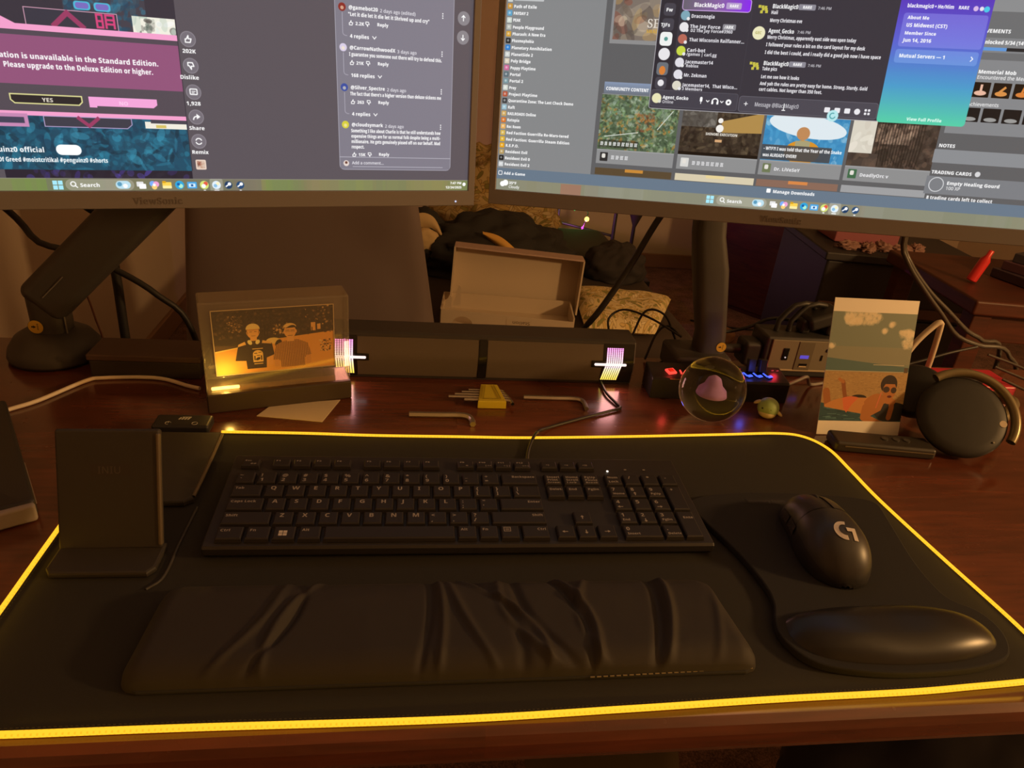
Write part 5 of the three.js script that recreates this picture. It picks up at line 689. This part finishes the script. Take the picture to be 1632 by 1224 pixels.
[[[0.62, 0.3, -0.34], [0.645, 0.199, -0.38], [0.666, 0.162, -0.38], [0.71, 0.12, -0.38], [0.749, 0.087, -0.38], [0.79, 0.052, -0.38], [0.835, 0.037, -0.38], [0.9, 0.02, -0.385], [0.95, -0.1, -0.4], [0.96, -0.735, -0.42]], [[0.63, 0.3, -0.345], [0.652, 0.199, -0.386], [0.673, 0.162, -0.386], [0.72, 0.12, -0.386], [0.765, 0.089, -0.386], [0.81, 0.058, -0.386], [0.845, 0.042, -0.388], [0.9, 0.0, -0.4], [0.91, -0.3, -0.41], [0.92, -0.735, -0.43]]].forEach((p, i) => solo('monitor_cable', ['front', 'rear'][i] + ' of two olive-black cables hanging under the right monitor', 'cable', tube(p, 0.0036, 90, 8), M(lin(0.06, 0.052, 0.042), 0.38)));
solo('desk_cable', 'thin dark cable running left behind the red case', 'cable', tube([[0.82, 0.04, -0.366], [0.77, 0.03, -0.36], [0.71, 0.012, -0.356], [0.66, 0.003, -0.352], [0.62, 0.003, -0.34]], 0.0022, 40, 6), cableMat);
[0, 1, 2].forEach((i) => solo('headphone_cable', ['highest', 'middle', 'lowest'][i] + ' of three cords running off the desk behind the headphones', 'cable', tube([[0.78 + i * 0.004, 0.055 - i * 0.012, -0.3 + i * 0.016], [0.82, 0.046 - i * 0.012, -0.28 + i * 0.018], [0.87, 0.03 - i * 0.008, -0.24 + i * 0.02], [0.95, 0.004, -0.18 + i * 0.03]], 0.002, 40, 6), M(lin(0.1, 0.085, 0.075), 0.4)));

// ---------------------------------------------------------------- the amber room lamp (behind the camera, to the right)
{
  const t = thing('floor_lamp', 'amber floor lamp standing beyond the right end of the desk', 'lamp', [LAMP_AT[0], FLOOR, LAMP_AT[2]]);
  part(t, 'base', lathe([[0, 0.0005], [0.13, 0.0005], [0.13, 0.015], [0.02, 0.03], [0, 0.03]], 40), black);
  part(t, 'pole', at(cyl(0.011, LAMP_AT[1] - FLOOR - 0.12, 16), 0, (LAMP_AT[1] - FLOOR - 0.12) / 2 + 0.02, 0), black);
  part(t, 'bulb', at(new THREE.SphereGeometry(0.075, 32, 24), 0, LAMP_AT[1] - FLOOR, 0), M(0x000000, 0.5, { emissive: LAMP_COLOR, emissiveIntensity: 3 }));
  part(t, 'socket', at(cyl(0.025, 0.05, 20), 0, LAMP_AT[1] - FLOOR - 0.09, 0), black);
  const l = new THREE.PointLight(LAMP_COLOR, LAMP_POWER); l.name = 'lamp_light'; l.position.set(0, LAMP_AT[1] - FLOOR, 0); l.castShadow = true; l.shadow.radius = 3.6; t.add(l);
}

// ---------------------------------------------------------------- the room behind the desk
function lump(w, h, d, amp, fr, sd, flat = 0.35, nu = 56, nv = 30) {   // a soft heap of cloth, folds from noise
  return grid(nu, nv, (u, v) => { const a = -u * Math.PI * 2, b = (v - 0.5) * Math.PI, cx = Math.cos(b) * Math.cos(a), cy = Math.sin(b), cz = Math.cos(b) * Math.sin(a); const k = 1 + amp * noise.noise(cx * fr + sd, cy * fr * 1.4, cz * fr - sd) + amp * 0.5 * noise.noise(cx * fr * 2.3 - sd, cy * fr * 3, cz * fr * 2.3); let y = cy * k * h; if (y < -h * flat) y = -h * flat; return [cx * k * w, y + h * flat, cz * k * d]; });
}
{
  const t = thing('daybed', 'low dark daybed heaped with clothes behind the desk', 'bed', [0.16, FLOOR, -1.74]);
  const cover = M(lin(0.05, 0.035, 0.03), 0.9);
  part(t, 'mattress', at(box(1.16, 0.225, 1.2, 0.05, 4), 0, 0.3325, 0), cover); part(t, 'frame', at(box(1.14, 0.1, 1.18, 0.01), 0, 0.17, 0), M(lin(0.07, 0.035, 0.02), 0.6));
  for (const [x, z] of [[-0.52, -0.54], [0.52, -0.54], [-0.52, 0.54], [0.52, 0.54]]) part(t, 'leg', at(box(0.06, 0.122, 0.06, 0.004), x, 0.0612, z), M(lin(0.07, 0.035, 0.02), 0.6));
}
const BED = FLOOR + 0.4455;
{ // patterned cushion
  const c = [[0.435, -1.5], [0.735, -1.44], [0.595, -1.15], [0.405, -1.16]];
  const q = (u, v) => { const a = [c[0][0] + (c[1][0] - c[0][0]) * u, c[0][1] + (c[1][1] - c[0][1]) * u], b = [c[3][0] + (c[2][0] - c[3][0]) * u, c[3][1] + (c[2][1] - c[3][1]) * u]; return [a[0] + (b[0] - a[0]) * v, a[1] + (b[1] - a[1]) * v]; };
  const e = (u, v) => Math.pow(Math.max(0, (1 - Math.abs(2 * u - 1) ** 6) * (1 - Math.abs(2 * v - 1) ** 6)), 0.5);
  const top = grid(36, 36, (u, v) => { const [x, z] = q(u, v); return [x, BED + 0.014 + 0.03 * e(u, v) + 0.008 * noise.noise(x * 14, z * 14, 1) * e(u, v), z]; }), bot = grid(36, 36, (u, v) => { const [x, z] = q(1 - u, v); return [x, BED + 0.014 - 0.0135 * e(u, v), z]; });
  solo('cushion', 'pale leaf-patterned cushion lying right of the open box', 'cushion', merge([top, bot].map((g) => { const i = g.index.array; for (let k = 0; k < i.length; k += 3) { const s = i[k + 1]; i[k + 1] = i[k + 2]; i[k + 2] = s; } g.computeVertexNormals(); return g; })), M(0xffffff, 0.85, { map: leafTex }));
}
solo('quilt', 'crumpled leaf-patterned quilt heaped at the back of the daybed', 'quilt', lump(0.24, 0.24, 0.18, 0.2, 2.4, 3.3, 0.4, 72, 40), M(lin(0.55, 0.5, 0.44), 0.9, { map: rep(leafTex, 3, 2) }), [0.245, BED + 0.001, -2.08]);
{
  const t = thing('hooded_jacket', 'black jacket with yellow lining heaped on the daybed', 'jacket', [0.2, BED + 0.001, -1.66]);
  const bk = M(lin(0.024, 0.023, 0.024), 0.85), yl = M(lin(0.72, 0.42, 0.1), 0.8), tan = M(lin(0.62, 0.46, 0.25), 0.85);
  part(t, 'body', lump(0.25, 0.14, 0.14, 0.2, 2.6, 8.1, 0.35, 72, 40), bk);
  part(t, 'sleeve', at(lump(0.085, 0.07, 0.06, 0.15, 2, 5, 0.2), -0.03, 0.09, -0.02, 0, 0, 0.5), bk); part(t, 'sleeve', at(lump(0.06, 0.06, 0.05, 0.12, 2, 2, 0.2), 0.045, 0.1, -0.06), bk);
  part(t, 'hood', at(lump(0.1, 0.11, 0.09, 0.14, 2.2, 11, 0.3), -0.24, 0.05, 0.0), bk);
  const rib = (pts, w, h, m, n) => part(t, n, grid(24, 6, (u, v) => { const p = curve(pts).getPoint(u), k = Math.sin(Math.PI * Math.min(0.97, Math.max(0.03, u))) ** 0.6; return [p.x, p.y + (v - 0.5) * w * k, p.z + h * Math.sin(v * Math.PI)]; }), m);
  rib([[-0.05, 0.155, 0.1], [0.0, 0.135, 0.115], [0.04, 0.11, 0.125], [0.075, 0.09, 0.13]], 0.036, 0.012, yl, 'yellow_stripe');
  rib([[-0.335, 0.03, 0.08], [-0.3, 0.11, 0.07], [-0.25, 0.165, 0.06], [-0.2, 0.165, 0.06], [-0.165, 0.12, 0.06]], 0.05, 0.01, tan, 'tan_lining'); part(t, 'tan_patch', at(lump(0.045, 0.04, 0.02, 0.1, 2, 3, 0.9), -0.22, 0.075, 0.07), tan); part(t, 'grey_patch', at(lump(0.04, 0.022, 0.02, 0.1, 2, 4, 0.9), -0.085, 0.115, 0.05), M(lin(0.25, 0.2, 0.16), 0.8));
}
solo('folded_shirt', 'black shirt with a pinkish print beside the jacket', 'shirt', lump(0.11, 0.085, 0.09, 0.16, 2.2, 21, 0.35), M(lin(0.03, 0.026, 0.028), 0.85), [0.61, BED + 0.001, -1.68]);
{
  const t = thing('cardboard_box', 'open white cardboard box with upright lid on the daybed', 'box', [0.2, BED + 0.001, -1.235], 0.0);
  t.rotation.y = -0.1; const wt = M(lin(0.62, 0.52, 0.4), 0.75), T = 0.004, W = 0.35;
  const tray = part(t, 'tray', merge([at(box(W, T, 0.13, 0), 0, T / 2, 0), at(box(W, 0.048, T, 0), 0, 0.024, -0.065), at(box(T, 0.048, 0.13, 0), -W / 2, 0.024, 0), at(box(T, 0.048, 0.13, 0), W / 2, 0.024, 0)]), wt);
  const fs = shapeOf([[-W / 2, 0], [W / 2, 0], [W / 2, 0.036], [-W / 2, 0.046]]); const hole = new THREE.Path(); hole.absellipse(-0.118, 0.006, 0.031, 0.0235, 0, Math.PI * 2, true); const cut = shapeOf([[-W / 2, 0], [-0.147, 0], ...Array.from({ length: 17 }, (_, i) => { const a = Math.PI - i * Math.PI / 16; return [-0.118 + 0.029 * Math.cos(a), 0.03 * Math.sin(a) + 0.0005]; }), [-0.089, 0], [W / 2, 0], [W / 2, 0.037], [-W / 2, 0.047]]);
  const fg = new THREE.ExtrudeGeometry(cut, { depth: T, bevelEnabled: false }); part(t, 'front_wall', fg, wt, [0, 0.0005, 0.064]);
  const lt = canvas(256, 80, (x) => { x.fillStyle = '#cdbda6'; x.fillRect(0, 0, 256, 80); x.translate(256, 80); x.rotate(Math.PI); text(x, 'Station', 12, 40, 58, '#3a2c20', 'normal', 'sans-serif', 230); });
  part(t, 'printed_word', at(new THREE.PlaneGeometry(0.066, 0.016), 0.03, 0.0245, 0.0688), M(0xffffff, 0.75, { map: lt }));
  const lid = part(t, 'lid', at(box(W, 0.15, T, 0), 0, 0.0, 0), wt, [0.02, 0.1, -0.09], [-0.08, 0, -0.035]);
  part(lid, 'lid_rim', at(box(W, T, 0.06, 0), 0, 0.076, 0.03), M(lin(0.5, 0.36, 0.32), 0.7)); for (const s of [-1, 1]) part(lid, 'lid_side', at(box(T, 0.15, 0.06, 0), s * (W / 2 - 0.001), 0, 0.03), wt);
  for (const dx of [0, 0.022]) part(t, 'flap', new THREE.ExtrudeGeometry(shapeOf([[0, 0], [0.02, 0], [0.02, 0.03 + dx], [0.014, 0.036 + dx], [0.004, 0.016]]), { depth: 0.002, bevelEnabled: false }), wt, [-W / 2 + 0.006 + dx, 0.046, 0.05 - dx]);
}
{
  const t = thing('armchair', 'large dark upholstered chair directly behind the desk', 'chair', [-0.27, FLOOR, -0.98]);
  const up = M(lin(0.19, 0.15, 0.15), 0.85);
  const back = (h0, h1, w0, w1, z, th) => grid(40, 30, (u, v) => { const a = u * Math.PI * 2, y = h0 + (h1 - h0) * v, w = w0 + (w1 - w0) * v, c = Math.cos(a), s = Math.sin(a), sq = (k) => Math.sign(k) * Math.pow(Math.abs(k), 0.35), end = Math.sqrt(Math.max(0, 1 - Math.pow(Math.abs(2 * v - 1), 12))); return [w * sq(c) * (0.9 + 0.1 * end) - 0.02 * v, y, z + (th * sq(-s) + 0.012 * noise.noise(w * c * 6, y * 4, 2)) * end]; });
  part(t, 'backrest', back(0.42, 1.12, 0.285, 0.19, 0, 0.06), up); part(t, 'seat', at(box(0.52, 0.12, 0.5, 0.05, 4), 0, 0.42, 0.28), up); part(t, 'column', at(cyl(0.03, 0.26, 20), 0, 0.24, 0.28), black);
  for (let i = 0; i < 5; i++) { const a = i * Math.PI * 2 / 5; part(t, 'foot_bar', at(box(0.28, 0.03, 0.045, 0.01), Math.cos(a) * 0.14, 0.085, 0.28 - Math.sin(a) * 0.14, 0, a, 0), black); part(t, 'caster', at(cyl(0.03, 0.04, 18), Math.cos(a) * 0.27, 0.031, 0.28 - Math.sin(a) * 0.27, Math.PI / 2), black); }
}
{
  const t = thing('garment_rack', 'black metal rack standing against the back wall', 'rack', [0.9, FLOOR, -2.62]);
  for (const [x, z] of [[-0.045, 0.02], [0.055, 0.0], [-0.31, 0.0]]) part(t, 'pole', at(cyl(0.0085, 1.2, 14), x, 0.6, z), black);
  part(t, 'rail', at(cyl(0.006, 0.28, 12), -0.178, 0.37, 0.01, 0, 0, Math.PI / 2 - 0.19), black); part(t, 'top_rail', at(cyl(0.0085, 0.4, 12), -0.12, 1.19, 0.0, 0, 0, Math.PI / 2), black);
  part(t, 'foot', at(box(0.12, 0.02, 0.36, 0.006), 0.0, 0.011, 0), black); part(t, 'shelf', at(box(0.2, 0.03, 0.22, 0.004), 0.02, 0.17, 0.06), black);
  part(t, 'clamp', at(new THREE.ConeGeometry(0.035, 0.09, 20), 0.05, 0.42, 0.02, Math.PI, 0, 0), M(lin(0.04, 0.032, 0.034), 0.6));
}
solo('hanging_bag', 'small black pouch hooked above the quilt', 'pouch', merge([at(box(0.035, 0.085, 0.02, 0.006), -0.02, -0.02, 0), at(box(0.08, 0.028, 0.02, 0.006), 0.01, 0.022, 0)]), black, [0.545, -0.282, -2.585]);
{ // string lights
  const wire = [[0.6, -0.05, -2.55], [0.645, -0.24, -2.53], [0.7, -0.27, -2.52], [0.698, -0.29, -2.505], [0.688, -0.33, -2.505], [0.672, -0.39, -2.505], [0.655, -0.5, -2.5]];
  const t = thing('string_lights', 'string of small coloured bulbs on the rack below the right monitor', 'string lights');
  part(t, 'wire', tube(wire, 0.002, 60, 6), cableMat);
  for (const [p, c, k, e] of [[[0.697, -0.299, -2.497], lin(1, 0.62, 0.12), 0.006, 3], [[0.682, -0.338, -2.497], lin(1, 0.1, 0.85), 0.05, 1.2], [[0.64, -0.262, -2.51], lin(0.15, 0.9, 0.2), 0.03, 1.0], [[0.66, -0.43, -2.495], lin(0.3, 0.2, 1), 0.006, 1.0]]) { const r = e > 2 ? 0.0105 : 0.0055; part(t, 'bulb', new THREE.SphereGeometry(r, 16, 12), M(0x000000, 0.4, { emissive: c, emissiveIntensity: e }), p); const l = new THREE.PointLight(c, k); l.name = 'bulb_light'; l.position.set(...p); l.shadow.radius = 0.2; t.add(l); }
}
const darkWood = M(0xffffff, 0.5, { map: rep(woodTex, 1, 1), color: lin(0.6, 0.5, 0.45) });
{
  const t = thing('nightstand', 'wooden nightstand in the back right of the room', 'cabinet', [1.72, FLOOR, -2.72], 0.62);
  part(t, 'carcass', boxUV(at(box(0.42, 0.47, 0.4, 0.006), 0, 0.255, 0), 0.9), darkWood); part(t, 'top', boxUV(at(box(0.46, 0.024, 0.44, 0.005), 0, 0.5022, 0), 0.9), darkWood);
  for (let i = 0; i < 2; i++) { const d = part(t, 'drawer', boxUV(at(box(0.37, 0.19, 0.018, 0.004), 0, 0.15 + i * 0.21, 0.207), 0.9), darkWood); part(d, 'knob', at(new THREE.SphereGeometry(0.014, 16, 12), 0, 0.15 + i * 0.21, 0.228), M(lin(0.3, 0.22, 0.1), 0.35, { metalness: 1 })); }
  part(t, 'plinth', at(box(0.4, 0.02, 0.38, 0.003), 0, 0.0105, 0), darkWood);
}
solo('black_folder', 'black folder lying on top of the nightstand', 'folder', box(0.34, 0.03, 0.26, 0.006), blackMatte, [1.66, FLOOR + 0.53, -2.74], [0, 0.62, 0]);
{
  const t = thing('black_cabinet', 'large black cabinet behind the power strip and beach photo', 'cabinet', [1.4, FLOOR, -1.5], -0.14);
  const bm = M(lin(0.024, 0.022, 0.027), 0.55); part(t, 'carcass', at(box(0.46, 0.62, 0.4, 0.008), 0, 0.33, 0), bm); part(t, 'top', at(box(0.49, 0.025, 0.43, 0.005), 0, 0.653, 0), bm); part(t, 'shelf_edge', at(box(0.45, 0.03, 0.012, 0.003), 0, 0.5, 0.205), M(lin(0.12, 0.06, 0.05), 0.5)); for (const s of [-1, 1]) { const d = part(t, 'door', at(box(0.215, 0.42, 0.014, 0.004), s * 0.112, 0.265, 0.205), bm); part(d, 'handle', at(box(0.008, 0.09, 0.012, 0.003), s * 0.018, 0.3, 0.216), steel); }
  part(t, 'plinth', at(box(0.44, 0.02, 0.38, 0.003), 0, 0.0105, 0), bm);
}
const TOP2 = FLOOR + 0.6665;
solo('pink_box', 'flat dusky pink box on the black cabinet', 'box', box(0.2, 0.05, 0.14, 0.004), M(lin(0.3, 0.09, 0.12), 0.6), [1.32, TOP2 + 0.0255, -1.5], [0, -0.1, 0]);
for (let i = 0; i < 5; i++) solo('crumpled_paper', ['first', 'second', 'third', 'fourth', 'fifth'][i] + ' from the left of the crumpled wrappers before the pink box', 'wrapper', lump(0.028 + 0.012 * rnd(), 0.014, 0.02, 0.75, 3.4, i * 5.1, 0.5, 28, 18), M(lin(0.3, 0.17, 0.15), 0.6), [1.22 + i * 0.055, TOP2 + 0.0004, -1.37 + 0.012 * (i % 2)], [0, i, 0], 'crumpled wrappers on the cabinet');
{
  const t = thing('side_table', 'dark wooden side table at the far right edge', 'table', [1.55, FLOOR, -0.98], -0.12);
  part(t, 'table_top', boxUV(at(box(0.66, 0.035, 0.42, 0.006), 0, 0.69, 0), 0.9), darkWood); part(t, 'apron', boxUV(at(box(0.58, 0.07, 0.02, 0.003), 0, 0.637, 0.17), 0.9), darkWood); for (const [x, z] of [[-0.29, 0.17], [0.06, 0.17], [0.29, 0.17], [-0.29, -0.17], [0.29, -0.17]]) part(t, 'leg', boxUV(at(box(0.045, 0.67, 0.045, 0.004), x, 0.3355, z), 0.9), darkWood); part(t, 'lower_shelf', boxUV(at(box(0.56, 0.02, 0.34, 0.003), 0, 0.2, 0), 0.9), darkWood);
}
const TOP3 = FLOOR + 0.708;
solo('red_bottle', 'slim red bottle leaning on the dark side table', 'bottle', lathe([[0, 0], [0.011, 0.0005], [0.012, 0.004], [0.012, 0.055], [0.006, 0.066], [0.006, 0.08], [0, 0.0805]], 24), M(lin(0.7, 0.04, 0.04), 0.3), [1.285, TOP3 + 0.004, -0.95], [0.1, 0, -0.22]);
for (let i = 0; i < 3; i++) solo('book', ['bottom', 'middle', 'top'][i] + ' dark book of the stack on the side table', 'book', box(0.2 - i * 0.015, 0.022, 0.15, 0.002), M([lin(0.05, 0.03, 0.045), lin(0.09, 0.04, 0.06), lin(0.04, 0.035, 0.05)][i], 0.5), [1.5 + i * 0.01, TOP3 + 0.0117 + i * 0.0224, -0.96], [0, 0.2 + i * 0.13, 0], 'books on the side table');
solo('wooden_block', 'small pale wooden block on the edge of the side table', 'block', box(0.03, 0.012, 0.02, 0.002), M(lin(0.5, 0.3, 0.14), 0.6), [1.425, TOP3 + 0.0064, -0.81], [0, 0.2, 0]);
solo('floor_cable', 'dark cable drooping across the carpet before the nightstand', 'cable', tube([[1.25, FLOOR + 0.005, -2.45], [1.4, FLOOR + 0.005, -2.38], [1.52, FLOOR + 0.005, -2.36], [1.68, FLOOR + 0.005, -2.36], [1.85, FLOOR + 0.005, -2.42]], 0.0045, 50, 6), cableMat);
solo('slipper', 'tan slipper lying on the carpet right of the cushion', 'slipper', lump(0.11, 0.045, 0.05, 0.1, 1.6, 4, 0.5), M(lin(0.3, 0.17, 0.1), 0.85), [1.28, FLOOR + 0.0005, -2.2], [0, 0.5, 0]);
solo('dark_towel', 'dark crumpled towel on the carpet beside the right arm', 'towel', lump(0.15, 0.06, 0.1, 0.25, 2.2, 14, 0.4), M(lin(0.06, 0.05, 0.04), 0.9), [0.98, FLOOR + 0.0005, -2.05]);
// under the front edge of the desk
solo('round_stool', 'khaki round stool cushion just under the desk front', 'stool', lathe([[0, 0.0005], [0.1, 0.0005], [0.11, 0.02], [0.03, 0.05], [0.03, 0.32], [0.08, 0.34], [0.095, 0.36], [0.093, 0.385], [0.07, 0.398], [0, 0.402]], 48), M(lin(0.14, 0.115, 0.06), 0.85), [0.19, FLOOR, 0.0]);
solo('navy_bag', 'dark navy bag on the floor at the right under the desk', 'bag', lump(0.2, 0.24, 0.16, 0.12, 1.8, 17, 0.7, 48, 30), M(lin(0.03, 0.036, 0.06), 0.7), [0.68, FLOOR + 0.0005, -0.02]);
renderer.render(scene, camera);
